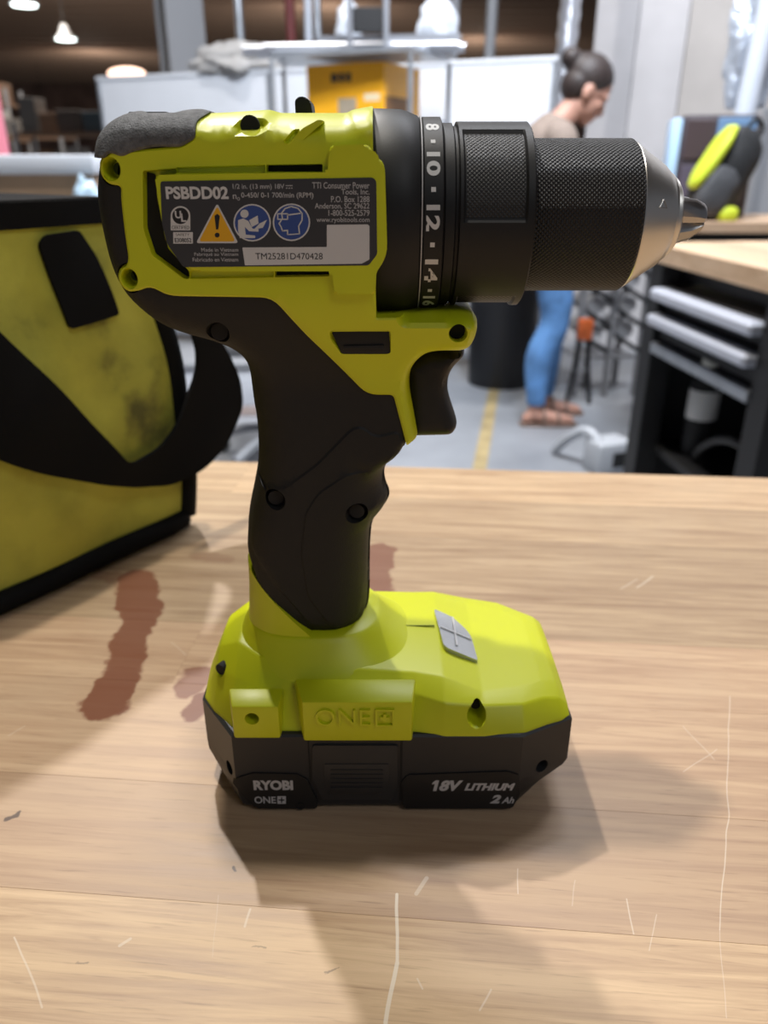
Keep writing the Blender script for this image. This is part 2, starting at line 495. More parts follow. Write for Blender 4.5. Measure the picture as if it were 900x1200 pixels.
master = fpoly([(119, 186, 's', .003), (123, 158, 's', .006), (139, 141, 's', .006), (161, 132.5, 's', .003), (240, 130, 's', .002), (256, 134, 's', .002), (316, 130, 's', .001), (328, 134, 's', .001), (407, 134, 's', .001), (413, 130, 's', .002), (437, 126, 's', .001), (475, 126, 's', .002), (475, 373, 'e', .0004),
    (552, 373, 'e', .003), (563, 380, 'e', .002), (561, 396, 'e', .003), (553, 411, 'e', .003), (541, 415, 'e', .001), (509, 415, 'e', .004), (495, 420, 'e', .004), (481, 436, 'e', .004), (478, 457, 'e', .003), (490, 518, 'e', .0012), (478, 526, 'e', .0012),
    (470, 528, 'c', .002), (456, 543, 'c', .004), (448, 555, 'c', .004), (449, 570, 'c', .004), (456, 585, 'c', .003), (451, 597, 'c', .004), (438, 612, 'c', .003), (433, 622, 'c', .004), (431, 650, 'c', .01), (431, 705, 'c', .004), (427, 728, 'c', .004), (400, 744, 'c', .006), (360, 744, 'c', .003),
    (300, 744, 'c', .003), (287, 720, 'c', .003), (287, 645, 'c', .004), (289, 606, 'c', .01), (297, 568, 'c', .004), (301, 545, 'c', .008), (300, 500, 'c', .01), (294, 468, 'c', .01), (290, 428, 'c', .006), (278, 412, 'c', .004), (250, 403, 's', .006), (212, 393, 's', .008), (184, 378, 's', .006), (150, 346, 's', .005), (132, 310, 's', .006), (121, 262, 's', .004), (115, 225, 's', .004)])
hous = fpoly([(128, 178), (157, 176), (212, 171), (228, 161), (241, 144, 's', .001), (250, 133, 's', .0005), (256, 132, 's'), (316, 128, 's', .001), (328, 132, 's', .001), (407, 132, 's', .001),
    (413, 128, 's'), (437, 123, 's', .0005), (439, 240, 's', .0004), (441, 372, 'e', .0004), (553, 371, 'e', .003), (565, 379, 'e', .002), (563, 397, 'e', .003), (554, 413, 'e', .003), (541, 417, 'e', .001), (509, 417, 'e', .004),
    (496, 422, 'e', .004), (483, 437, 'e', .004), (480, 457, 'e', .003), (491, 519, 'e', .0012), (478, 527, 'e', .0012), (461, 463, 'n', .0012), (430, 463, 'n', .003),
    (357, 391, 'n', .002), (319, 349, 'n', .003), (196, 347, 'n', .003), (176, 335, 'n', .003), (158, 343, 'n', .002), (143, 336, 'n', .002), (139, 322, 'n', .002), (151, 308, 'n', .002), (146, 275, 'n', .003), (141, 230, 'n', .003), (142, 217, 'n', .002), (125, 216, 'n', .002), (117, 200, 'n', .002)])
def npoly(pts, Y=YN+0.001, r=0.0006): return px_poly(pts, Y, r)
slotC = fpoly([(167, 200), (207, 197), (207, 204), (183, 206), (184, 230), (192, 270), (197, 290), (219, 315), (222, 318), (222, 327), (216, 327), (178, 299), (168, 268)], .0006)
slotT = fpoly([(312, 193), (378, 192), (378, 202), (312, 202)], .0003)
slotB = fpoly([(322, 317), (386, 317), (386, 324), (322, 325)], .0003)
chanT = fpoly([(206, 196), (311, 193), (311, 204), (206, 204)], .0003)
chanB = fpoly([(222, 317), (321, 317), (321, 325), (222, 327)], .0003)
vent = fpoly([(386, 389), (390, 387), (456, 387), (458, 390), (458, 413), (455, 415), (400, 415), (387, 397)], .0006)
rampv = px_poly([(266, 160), (280, 137), (309, 137), (319, 150), (303, 160)], Y0-0.0215, 0.0012)
wedge = px_poly([(331, 168), (344, 151), (357, 151), (340, 169)], Y0-0.0225, 0.0005)
gh = F(537, 391); guard_hole = circ(gh.x, gh.z, 0.0024)
bosses = [P(131.5, 198, Y0-.0225), P(152, 326, Y0-.0225)]
boss_f = [(circ(c.x, c.z, .00235, 24, 1.1), -.0065, .0002) for c in bosses]
crease = fpoly([(232, 163), (384, 159), (384, 166), (340, 168), (230, 171), (150, 182), (150, 178), (214, 173)], .0005)
housing = shell('housing', hous, master, Tbody, Rbody, YEL, M['lime'], drill, DO, Y0, feats=[
    (slotC, -0.003, .0003), (slotT, -0.004, .0003), (slotB, -0.003, .0003), (chanT, -0.0012, .0003), (chanB, -0.0010, .0003), (vent, -0.0022, .0004), (rampv, -0.0032, .0016), (wedge, -0.0018, .0006), (guard_hole, -0.0050, .0003)]+boss_f)
tag(housing, 'lime green clamshell housing')
# dark inserts behind the slots
for nm, poly in (('vent_slot', slotT), ('vent_slot', slotB)):
    slab(nm, poly, Y0-TH_HEAD+0.0022, Y0-TH_HEAD+0.006, M['void'], drill, DO, 0)
slab('vent_insert', fpoly([(168, 201), (181, 204), (183, 232), (191, 272), (196, 292), (220, 318), (221, 326), (217, 326), (180, 298), (169, 268)], .0003, .002), Y0-TH_HEAD+0.0026, Y0-TH_HEAD+0.006, M['void'], drill, DO, 0)
yv = Fh(422, 400)
sv = slab('side_vent', fpoly([(388, 390), (457, 389), (457, 414), (401, 414)], .0004, .001), yv+.0014, yv+.004, M['black_plastic'], drill, DO, .0003)
slab('vent_rib', fpoly([(402, 405), (450, 404), (450, 409), (402, 409)], .0002, .001), yv+.0009, yv+.002, M['black_plastic'], sv, DO, .0002)
slab('guard_hole_shade', circ(gh.x, gh.z, .0021), gh.y+.0040, gh.y+.008, M['void'], drill, DO, 0)  # black disc darkens the hole floor, shade put into the colour
# raised crease and wedge highlights on top flank
slab('raised_rib', px_poly([(338, 170), (356, 151), (374, 141), (381, 142), (352, 169)], Y0-0.0205, .0005), Y0-0.0236, Y0-0.016, M['lime'], drill, DO, .0004)
# label plateau with its tabs
plate = npoly([(181, 205, .001), (384, 202, .0006), (386, 171, .001), (433, 169, .0015), (438, 183, .002), (451, 190, .0025), (454, 300, .003), (441, 319, .001), (440, 345, .001), (392, 345, .0008), (389, 318, .0008), (222, 318, .003), (196, 290, .003), (190, 262, .002)], YN, 0.001)
lf = slab('label_frame', plate, YN, Y0-TH_HEAD+0.004, M['lime'], drill, DO, 0.0007, 3)
# boss tubes at the rear
for (cx, cy, r) in ((131.5, 198, 15.5), (152, 326, 14)):
    Yb = Y0-0.0225; c = P(cx, cy, Yb); rr = r/FP*(Yb*math.cos(TH)+(CH-c.z)*math.sin(TH))
    n = 36; verts = []; faces = []
    for y, q in ((Y0-0.008, rr), (Yb+0.0006, rr), (Yb, rr-0.0005), (Yb, rr-0.0008), (Yb+0.0006, rr-0.0011), (Yb+0.006, rr-0.0014), (Yb+0.0061, 0.0001)):
        for k in range(n): verts.append((c.x+q*math.cos(2*PI*k/n), y, c.z+q*1.12*math.sin(2*PI*k/n)))
    for i in range(6):
        for k in range(n): faces.append((i*n+k, i*n+(k+1) % n, (i+1)*n+(k+1) % n, (i+1)*n+k))
    bmx = bmesh.new(); bv = [bmx.verts.new(v) for v in verts]
    for f in faces: bmx.faces.new([bv[i] for i in f])
    b = bm_obj('screw_boss', bmx, M['lime'], drill, DO)
    bm = bmesh.new(); add_tube(bm, [(c.x, Yb+0.0052, c.z), (c.x, Yb+0.009, c.z)], rr*0.45, 16)
    bm_obj('screw', bm, mat('olive recess', (0.10, 0.12, 0.005), 0.5) if 'olive' not in M else M['olive'], b, DO)
# --- black grip (overmould) : rear of the head, underside and handle
grip = fpoly([(120, 190, 's', .003), (113, 225, 's', .004), (119, 262, 's', .004), (130, 312, 's', .006), (148, 348, 's', .005), (183, 381, 's', .006), (212, 396, 's', .008), (250, 406, 's', .006), (278, 415, 'c', .004), (289, 428, 'c', .006),
    (293, 468, 'c', .01), (299, 500, 'c', .01), (300, 545, 'c', .008), (296, 568, 'c', .004), (288, 606, 'c', .01), (287, 640, 'c', .001), (303, 662, 'c', .001), (308, 724, 'c', .002), (366, 744, 'n', .003), (400, 745, 'n', .006), (429, 728, 'c', .004),
    (433, 705, 'c', .004), (433, 650, 'c', .01), (435, 622, 'c', .004), (440, 612, 'c', .003), (453, 597, 'c', .004), (458, 585, 'c', .003), (451, 570, 'c', .004), (450, 555, 'c', .004), (458, 543, 'c', .004), (478, 527, 'c', .002), (474, 515, 'n', .001), (466, 458, 'n', .001), (455, 455, 'n', .001), (432, 455, 'n', .001), (440, 455, 'n', .003),
    (362, 388, 'n', .003), (324, 344, 'n', .003), (200, 342, 'n', .003), (178, 330, 'n', .002), (160, 310, 'n', .003), (152, 200, 'n', .003)])
def ghole(px, py, r):
    c = F(px, py, YEL); return circ(c.x, c.z, r)
gf = [(ghole(255, 391, .0030), -.0035, .0005), (ghole(322, 587, .0031), -.0035, .0005), (ghole(418, 603, .0033), -.0035, .0005)]
seam1 = fpoly([(297, 566), (312, 577), (309, 582), (296, 572)], .0002)
pad = fpoly([(450, 549), (440, 552), (405, 556), (372, 578), (357, 602), (352, 650), (360, 700), (392, 741), (425, 730), (430, 700), (430, 640), (434, 615), (452, 597), (456, 585), (447, 568)], .002)
lowp = fpoly([(412, 502), (370, 545), (330, 574), (300, 575), (290, 610), (288, 650), (306, 668), (366, 738), (420, 738), (430, 690), (434, 610), (455, 590), (449, 560), (474, 526), (468, 505), (440, 512), (425, 500)], .002)
gr = shell('grip', grip, master, Tbody, Rbody, 0.0, M['black_rubber'], drill, DO, Y0, step=.0013, feats=gf+[(circ(c_.x, c_.z, .0033, 24, 1.1), -.010, .0002) for c_ in bosses]+[(pad, .0004, .0005), (lowp, .0005, .0006), (seam1, -.0008, .0003)])
tag(gr, 'black rubber grip with moulded finger swell')
for (px, py) in ((255, 391), (322, 587), (418, 603)):
    c = F(px, py, YEL); bm = bmesh.new(); add_tube(bm, [(c.x, c.y+.0022, c.z), (c.x, c.y+.006, c.z)], .0022, 20)
    s = bm_obj('screw', bm, M['void'], gr, DO)
# rubber pad on the rear top
pad2 = fpoly([(118, 184, 's', .001), (118, 176, 's', .003), (122, 157, 's', .006), (138, 139, 's', .006), (161, 131, 's', .003), (172, 130.5, 's', .001), (178, 134, 's', .001), (214, 134, 's', .001), (222, 129.5, 's', .002), (240, 128, 's', .002), (252, 132, 's', .001), (243, 144, 's', .001), (229, 162, 'n', .001), (212, 172, 'n', .001), (180, 172, 'n', .001), (157, 177, 'n', .002), (143, 184, 'n', .001), (128, 178, 'n', .002), (121, 186, 'n', .001)])
pd = shell('rear_pad', pad2, master, Tbody, Rbody, .0013, M['grey_rubber'], drill, DO, Y0, step=.001)
tag(pd, 'scuffed grey rubber pad on the rear of the head')
box('pad_notch', P(166, 135, Y0).x, P(210, 135, Y0).x, Y0-0.012, Y0+0.012, P(0, 140, Y0).z, P(0, 134.2, Y0).z, M['void'], pd, 0.0004, origin=DO)
# head core (keeps the shell closed behind the collar)
lathe('motor_case', [(P(150, 0, Y0).x, .012), (P(170, 0, Y0).x, .0205), (P(432, 0, Y0).x, .0215)], AX, M['lime'], drill, DO, 48)
# top screw hole + direction lug
c = P(293, 147, Y0-0.0195); bm = bmesh.new(); add_tube(bm, [(c.x, Y0-.0198, c.z), (c.x, Y0-.012, c.z)], .0022, 24); bm_obj('screw', bm, M['void'], drill, DO)
lug = slab('speed_switch', px_poly([(349, 140), (348, 120), (351, 115), (360, 115), (366, 121), (369, 140)], Y0, .0006), Y0-.005, Y0+.005, M['black_plastic'], drill, DO, .0008)
tag(lug, 'small black switch tab on top of the head')
# --- gearbox collar, torque ring, grips, chuck
x_c0, x_c1 = XN(434, r_collar), XN(495, r_ring)
col = lathe('gearbox_collar', [(x_c0-.006, r_collar-.003), (x_c0-.0002, r_collar-.0004), (x_c0+.0006, r_collar), (XN(470, r_collar), r_collar-.0002), (XN(478, r_collar), r_collar-.0006), (x_c1-.0009, r_ring+.0003), (x_c1-.0002, r_ring-.0004), (x_c1, r_ring-.002)], AX, M['black_plastic'], drill, DO)
x_r1 = XN(521, r_ring)
ring = lathe('torque_ring', [(x_c1-.0002, r_ring-.002), (x_c1, r_ring-.0005), (x_c1+.0005, r_ring), (x_r1-.0004, r_ring), (x_r1-.0001, r_ring-.0006), (x_r1, r_ring-.002)], AX, M['black_plastic'], drill, DO)
edge = lathe('ring_edge', [(x_c1-.00025, r_ring-.001), (x_c1-.0002, r_ring+.0001), (x_c1+.00005, r_ring+.0001), (x_c1+.0001, r_ring-.001)], AX, M['print_grey'], ring, DO, caps=False)
tag(edge, 'thin pale line around the torque ring')
def ang_of_row(py, r):
    """angle on the ring (0 = nearest point, + up) seen at picture row py"""
    b = polar(py); d = Vector((math.cos(b), -math.sin(b))); o = Vector((-Y0, CH-AX[1]))
    B = o.dot(d); Cc = o.dot(o)-r*r; t = -B-math.sqrt(max(B*B-Cc, 0)); p = o+d*t
    return math.atan2(p.y, -p.x)
acc = ([], [])
rr = r_ring+.00005
for body, py0, py1 in (('8', 141, 152.5), ('10', 178, 206), ('12', 240, 271), ('14', 304, 330.5), ('16', 347, 361)):
    V, F = text_mesh(body, bold=.035); A = np.array(V); mn, mx = A.min(0), A.max(0)
    a0, a1 = ang_of_row(py0, rr), ang_of_row(py1, rr); base = len(acc[0])
    if body in ('8', '16'):
        w = .0052 if body == '8' else .0058
        if body == '8': a0 = a1+w/rr*.62
        else: a1 = a0-w/rr
    xa, xb = XN(499.5, r_ring), XN(515.5, r_ring)
    for v in V:
        t = a0+(v[0]-mn[0])/(mx[0]-mn[0])*(a1-a0); x = xa+(v[1]-mn[1])/(mx[1]-mn[1])*(xb-xa)
        acc[0].append((x, AX[0]-rr*math.cos(t), AX[1]+rr*math.sin(t)))
    acc[1].extend([tuple(base+i for i in f) for f in F])
for py in (165.5, 222, 287, 340.5):
    t = ang_of_row(py, rr); base = len(acc[0]); xm = XN(507.5, r_ring); q = .00055
    for dx, dt in ((-q, -q), (q, -q), (q, q), (-q, q)):
        tt = t+dt/rr; acc[0].append((xm+dx, AX[0]-rr*math.cos(tt), AX[1]+rr*math.sin(tt)))
    acc[1].append((base, base+1, base+2, base+3))
tag(print_obj('ring_numbers', acc, M['print_white'], ring, DO), 'white numbers 8 10 12 14 16 around the ring')
# clutch grip sleeve with recessed knurled windows
xg0, xg1 = x_r1-.0001, XN(628, r_grip)
def grip_r(x, r, t):
    if XN(544, r_grip) < x < XN(618, r_grip) and r > r_grip-.0001:
        a = math.degrees(t) % 120
        return r-.0007 if 2 < a < 64 else r
    return r
gp = [(xg0, r_grip-.003), (xg0, r_grip-.0006), (xg0+.0004, r_grip-.0003), (XN(533, r_grip), r_grip-.0003), (XN(535, r_grip), r_grip-.001), (XN(538, r_grip), r_grip-.001), (XN(539.5, r_grip), r_grip)]
gp += [(XN(543, r_grip), r_grip), (XN(545.5, r_grip), r_grip), (XN(565, r_grip), r_grip), (XN(590, r_grip), r_grip), (XN(616, r_grip), r_grip), (XN(618.5, r_grip), r_grip), (xg1-.0004, r_grip), (xg1, r_grip-.0005), (xg1, r_grip-.005)]
sl = lathe('clutch_sleeve', gp, AX, M['black_plastic'], drill, DO, 144, rfun=grip_r, smooth=25)
for k in range(3):     # knurled patches lying in the windows
    t0, t1 = math.radians(120*k+3), math.radians(120*k+63); verts = []; uv = []; faces = []
    nx, na = 2, 10; r = r_grip-.00066
    for i in range(nx+1):
        for j in range(na+1):
            t = t0+(t1-t0)*j/na; x = XN(547, r_grip)+(XN(615, r_grip)-XN(547, r_grip))*i/nx
            verts.append((x, AX[0]-r*math.cos(t), AX[1]+r*math.sin(t))); uv.append((x, t*r))
    me = bpy.data.meshes.new('knurled_patch'); loops = []
    for i in range(nx):
        for j in range(na):
            f = (i*(na+1)+j, (i+1)*(na+1)+j, (i+1)*(na+1)+j+1, i*(na+1)+j+1); faces.append(f); loops += [uv[q] for q in f]
    me.from_pydata([tuple(Vector(v)-DO) for v in verts], [], faces)
    l = me.uv_layers.new(name='UVMap'); l.data.foreach_set('uv', [c for u in loops for c in u])
    _link('knurled_patch', me, M['grip_knurl'], sl, DO, 30)
xk1 = XN(757, r_chuck)
chuck = lathe('chuck_sleeve', [(xg1-.004, r_chuck-.001), (xg1-.0005, r_chuck), (xk1-.0009, r_chuck), (xk1-.0002, r_chuck-.0006), (xk1, r_chuck-.0014)], AX, M['knurl'], drill, DO, 128)
tag(chuck, 'black knurled chuck sleeve')
xn1, xt0, xt1 = xk1, XN(795, .0105), XN(803, .0095)
chn = lathe('chuck_nose', [(xn1-.0012, r_chuck-.0012), (xn1+.0001, r_chuck-.0007), (xn1+.0016, r_chuck-.0016), (xn1+.0021, r_chuck-.0020), (xt0-.0025, .0128), (xt0-.0006, .0110), (xt0, .0107)], AX, M['chrome'], drill, DO, 96, smooth=12)
tag(chn, 'polished chrome chuck nose')
tip = lathe('nose_ring', [(xt0-.001, .0098), (xt0, .0098), (xt0+.0012, .0096), (xt1-.0002, .0086), (xt1, .0080), (xt1+.0001, .004)], AX, M['chrome'], chn, DO, 64)
# engraved triangle on the nose
for k in range(1):
    t0 = ang_of_row(238, .0158); xm = XN(777, .0155)
    def q(dx, dt):
        x = xm+dx; r = (r_chuck-.0020)+(.0128-(r_chuck-.0020))*(x-(xn1+.0021))/((xt0-.0025)-(xn1+.0021))+.00006
        t = t0+dt/.0155; return Vector((x, AX[0]-r*math.cos(t), AX[1]+r*math.sin(t)))
    bm = bmesh.new(); a, b, c3 = q(.0011, -.0009), q(-.0011, -.0009), q(.0, .0012)
    for u, v in ((a, b), (b, c3), (c3, a)): add_tube(bm, [u, v], .00012, 4)
    bm_obj('engraved_mark', bm, M['jaw_steel'], chn, DO)
for k in range(3):      # jaws
    a = math.radians(28+120*k); bm = bmesh.new(); st = []
    x0 = xt1-.003; x1 = XN(827, .002)
    d = Vector((0, -math.cos(a), math.sin(a))); s = Vector((0, math.sin(a), math.cos(a)))
    for x, ro, w in ((x0, .0078, .0035), (x1-.0035, .0058, .0031), (x1-.0009, .0040, .0026), (x1, .0030, .0020)):
        ax = Vector((x, AX[0], AX[1]))
        st.append([bm.verts.new(ax+d*rad+s*ww) for rad, ww in ((.0006, .0003), (.0014, w*.8), (ro*.55, w), (ro*.85, w*.78), (ro, w*.3), (ro, -w*.3), (ro*.85, -w*.78), (ro*.55, -w), (.0014, -w*.8), (.0006, -.0003))])
    n = 10
    for i in range(3):
        for j in range(n): bm.faces.new((st[i][j], st[i][(j+1) % n], st[i+1][(j+1) % n], st[i+1][j]))
    bm.faces.new(st[0][::-1]); bm.faces.new(st[-1])
    bm_obj('jaw', bm, M['jaw_steel'], drill, DO, 25)
lathe('bit_socket', [(xt1-.004, .003), (xt1+.0012, .003), (xt1+.0013, .001)], AX, M['void'], drill, DO, 24)
# trigger
trig = fpoly([(472, 425, 'c', .002), (500, 408, 'c', .002), (546, 410, 'c', .001), (546, 420, 'c', .002), (532, 433, 'c', .003), (526, 447, 'c', .003), (526, 464, 'c', .003), (535, 491, 'c', .003), (538, 502, 'c', .002), (531, 513, 'c', .002), (494, 514, 'c', .001), (478, 514, 'c', .001)])
tg = puff('trigger', trig, M['black_plastic'], drill, DO, 0.0085, .0035, Y0, step=.001); tag(tg, 'black curved trigger')
# ---- rating label on the head
lab = slab('rating_label', npoly([(188, 212.5, .0006), (437, 208, .0006), (441, 212, .0006), (442, 298, .0006), (432, 311, .0006), (215, 313, .0006), (196, 286, .0006), (190, 262, .0006)], YN, .0005), YN-.00012, YN+.0006, M['label_grey'], drill, DO, .00005, 1)
tag(lab, 'dark grey rating label with white lettering')
YL = YN-.00016
slab('serial_sticker', px_poly([(284, 290), (383, 289.5), (383, 263.5), (431, 263), (433, 265), (433, 304), (424, 309), (287, 311)], YL, .0002), YL, YL+.0001, M['label_white'], lab, DO, 0)
w = ([], []); g_ = ([], []); kx = ([], []); yw = ([], []); bl = ([], [])
def flat(acc, pts, Y=YL-.00002):
    base = len(acc[0])
    for x, y in pts: v = P(x, y, Y); acc[0].append(tuple(v))
    acc[1].append(tuple(range(base, base+len(pts))))
def cpx(cx, cy, r, n=28): return [(cx+r*math.cos(2*PI*k/n), cy+r*math.sin(2*PI*k/n)) for k in range(n)]
put_text(w, 'PSBDD02', 195, 218.5, 267, 233.5, YL, bold=.035)
put_text(g_, '1/2 in. (13 mm) 18V', 273, 215.5, 333, 223, YL, bold=.01)
flat(g_, [(335, 217), (343, 217), (343, 218), (335, 218)], YL); flat(g_, [(335, 220), (337, 220), (337, 221), (335, 221)], YL); flat(g_, [(338, 220), (340, 220), (340, 221), (338, 221)], YL); flat(g_, [(341, 220), (343, 220), (343, 221), (341, 221)], YL)
put_text(g_, 'n', 273, 228, 277, 233, YL, bold=.01); put_text(g_, '0', 278, 231, 281, 235, YL)
put_text(g_, '0-450/ 0-1 700/min (RPM)', 283, 225.5, 367, 233.5, YL, bold=.01)
for s_, x0, y0, y1 in (('TTI Consumer Power', 366, 213.5, 221), ('Tools, Inc.', 400, 221.5, 229), ('P.O. Box 1288', 388, 229.8, 237), ('Anderson, SC 29622', 369, 238, 245.5), ('1-800-525-2579', 385, 246, 253), ('www.ryobitools.com', 371, 254.5, 262)):
    put_text(g_, s_, x0, y0, 433, y1, YL, bold=.008)
for s_, x0, y0, y1 in (('Made in Vietnam', 236, 290.5, 295), ('Fabriqué au Vietnam', 228, 296, 301), ('Fabricado en Vietnam', 226, 302, 306.5)):
    put_text(g_, s_, x0, y0, 279, y1, YL, bold=.008)
# certification mark: shield shape, letters, plate
flat(w, [(200, 270)] + [(211.5+11.5*math.cos(a), 253+11.5*math.sin(a)) for a in [PI+PI*k/16 for k in range(17)]] + [(223, 270)], YL)
flat(kx, cpx(211.5, 253, 9.6), YL-.00002)
w2 = ([], []); put_text(w2, 'U', 205.5, 247, 212, 256, YL-.00004, bold=.03); put_text(w2, 'L', 212.5, 250, 217.5, 260, YL-.00004, bold=.03)
put_text(kx, 'CERTIFIED', 201.5, 264.5, 221.5, 268.5, YL-.00002)
flat(w, [(203, 272), (226, 272), (226, 285.5), (203, 285.5)], YL)
put_text(kx, 'SAFETY', 206, 273.5, 222, 276.5, YL-.00002); put_text(kx, 'E308052', 205, 279, 224, 284, YL-.00002, bold=.02)
# warning triangle
def tri(cx, top, bot, hw, r=2.5):
    return [tuple(q) for q in rnd([(cx, top), (cx+hw, bot), (cx-hw, bot)], r*1.6, 6)]
flat(w, tri(254.5, 238, 285, 25), YL); flat(yw, tri(254.5, 241.5, 283, 21.5), YL-.00002)
flat(kx, [(251.3, 253), (254.5, 250.5), (257.7, 253), (255.8, 269), (253.2, 269)], YL-.00004); flat(kx, cpx(254.5, 275.5, 2.9, 16), YL-.00004)
# two blue mandatory discs
for cx, cy in ((295.5, 261), (341.5, 260.5)):
    flat(w, cpx(cx, cy, 22), YL); flat(bl, cpx(cx, cy, 20.3), YL-.00002)
Yz = YL-.00004
flat(w2, cpx(286.5, 250.5, 4.9, 18), Yz)
flat(w2, [(279, 258), (285, 256), (291, 259), (296, 268), (303, 268), (303, 271.5), (292, 271), (287, 266), (288, 275), (299, 276), (299, 279), (281, 279), (279, 270)], Yz)
flat(w2, [(292, 258), (302, 252.5), (303, 262), (295, 266)], Yz); flat(w2, [(304, 262), (313, 257.5), (308, 267), (298, 268.5)], Yz)
# head wearing goggles : outline built from strokes
def stroke(acc, pts, wd, Y):
    for a, b in zip(pts[:-1], pts[1:]):
        a, b = Vector(a), Vector(b); d = (b-a); 
        if d.length < 1e-6: continue
        n = Vector((-d.y, d.x)).normalized()*wd/2; e = d.normalized()*wd*.3
        flat(acc, [tuple(a+n-e), tuple(b+n+e), tuple(b-n+e), tuple(a-n-e)], Y)
hd = [(337, 275), (337, 270), (331, 270.5), (329.5, 266), (327, 262), (331, 256), (330, 250), (334, 244.5), (341, 242), (349, 244), (354, 250), (354, 258), (350, 265), (351, 274)]
stroke(w2, hd, 1.5, Yz); stroke(w2, [(337, 275), (351, 274)], 1.2, Yz)
stroke(w2, [(325.5, 250.5), (337, 250.5), (337, 257), (325.5, 257), (325.5, 250.5)], 1.4, Yz); stroke(w2, [(337, 252), (352, 250)], 1.5, Yz)
put_text(kx, 'TM25281D470428', 299.5, 296.5, 378, 304, YL-.00003, bold=.0)
print_obj('white_print', w, M['print_white'], lab, DO); print_obj('grey_print', g_, M['print_grey'], lab, DO)
print_obj('amber_print', yw, M['print_yellow'], lab, DO); print_obj('blue_print', bl, M['print_blue'], lab, DO)
print_obj('white_symbols', w2, M['print_white'], lab, DO); print_obj('black_print', kx, M['print_black'], lab, DO)

# ---- foot (lime) : stations along X, each with near-half section (dy, z), mirrored
foot_st = [
 (-.0573, [(0, .0335), (.007, .0335), (.013, .032), (.018, .030)]),
 (-.0530, [(0, .0440), (.009, .0435), (.016, .039), (.0245, .030)]),
 (-.0460, [(0, .0480), (.013, .0475), (.0225, .0410), (.0325, .030)]),
 (-.0380, [(0, .0485), (.020, .0470), (.0265, .0402), (.0340, .030)]),
 (-.0200, [(0, .0465), (.023, .0455), (.0285, .0402), (.0342, .030)]),
 (.0095, [(0, .0450), (.024, .0440), (.0295, .0398), (.0345, .030)]),
 (.0180, [(0, .0445), (.025, .0432), (.0328, .0390), (.0360, .030)]),
 (.0300, [(0, .0388), (.026, .0383), (.0315, .0372), (.0360, .030)]),
 (.0420, [(0, .0378), (.0225, .0374), (.0295, .0362), (.0350, .030)]),
 (.0495, [(0, .0368), (.0180, .0366), (.0250, .0352), (.0312, .030)]),
 (.0545, [(0, .0350), (.0160, .0350), (.0235, .0338), (.0290, .030)]),
 (.0575, [(0, .0325), (.0150, .0322), (.0225, .0315), (.0268, .030)])]
bm = bmesh.new(); rows = []
for x, sec in foot_st:
    full = [(-dy, z) for dy, z in reversed(sec)] + [(dy, z) for dy, z in sec[1:]]   # -dy = near side
    full = [(full[0][0], .0285)] + full + [(full[-1][0], .0285)]
    rows.append([bm.verts.new((x, Y0+dy, HB+z)) for dy, z in full])
n = len(rows[0])
for i in range(len(rows)-1):
    for j in range(n-1): bm.faces.new((rows[i][j], rows[i][j+1], rows[i+1][j+1], rows[i+1][j]))
bm.faces.new(rows[0]); bm.faces.new(rows[-1][::-1])
bm.faces.new([r[0] for r in rows] + [r[-1] for r in reversed(rows)])
bmesh.ops.recalc_face_normals(bm, faces=bm.faces[:])
es = [e for e in bm.edges if len(e.link_faces) == 2 and e.calc_face_angle(0) > math.radians(9)]
bmesh.ops.bevel(bm, geom=es, offset=.0008, segments=2, affect='EDGES', profile=.5, clamp_overlap=True)
foot = bm_obj('foot', bm, M['lime'], drill, DO, 22); tag(foot, 'lime green faceted foot')
# neck flare from the foot up into the grip
nk = 48
def neck_rings(bm, spec):
    rings = []
    for z, xa, xb, hy in spec:
        cxm, hx = (xa+xb)/2, (xb-xa)/2; ring_ = []
        for k in range(nk):
            t = 2*PI*k/nk; e = 2/2.5; cc, ss = math.cos(t), math.sin(t)
            ring_.append(bm.verts.new((cxm+hx*math.copysign(abs(cc)**e, cc), Y0+hy*math.copysign(abs(ss)**e, ss), HB+z)))
        rings.append(ring_)
    for i in range(len(rings)-1):
        for k in range(nk): bm.faces.new((rings[i][k], rings[i][(k+1) % nk], rings[i+1][(k+1) % nk], rings[i+1][k]))
    bm.faces.new(rings[0][::-1]); bm.faces.new(rings[-1])
bm = bmesh.new()
neck_rings(bm, ((.0400, -.0512, .0200, .0275), (.0425, -.0500, .0135, .0262), (.0445, -.0486, .0085, .0248), (.0460, -.0475, .0060, .0236), (.0475, -.0465, .0038, .0224), (.0490, -.0456, .0020, .0211), (.0505, -.0449, .0003, .0200), (.0520, -.0443, -.0012, .0190), (.0526, -.0439, -.0022, .0182)))
bm_obj('neck_flare', bm, M['lime'], drill, DO, 40)
bm = bmesh.new()
neck_rings(bm, ((.0500, -.0442, -.0020, .0182), (.0545, -.0437, -.0026, .0180), (.060, -.0433, -.0035, .0177), (.066, -.0429, -.0040, .0174), (.076, -.0427, -.0050, .0171), (.090, -.0426, -.0060, .0170)))
a, b = P(287, 640, Y0), P(368, 745, Y0-.016)
nrm = Vector((b.z-a.z, 0, -(b.x-a.x))).normalized()
if nrm.z < 0: nrm = -nrm
bmesh.ops.bisect_plane(bm, geom=bm.verts[:]+bm.edges[:]+bm.faces[:], plane_co=Vector((a.x, Y0, a.z)), plane_no=nrm, clear_outer=True)
bmesh.ops.holes_fill(bm, edges=[e for e in bm.edges if e.is_boundary])
nk_o = bm_obj('neck', bm, M['lime'], drill, DO, 40)
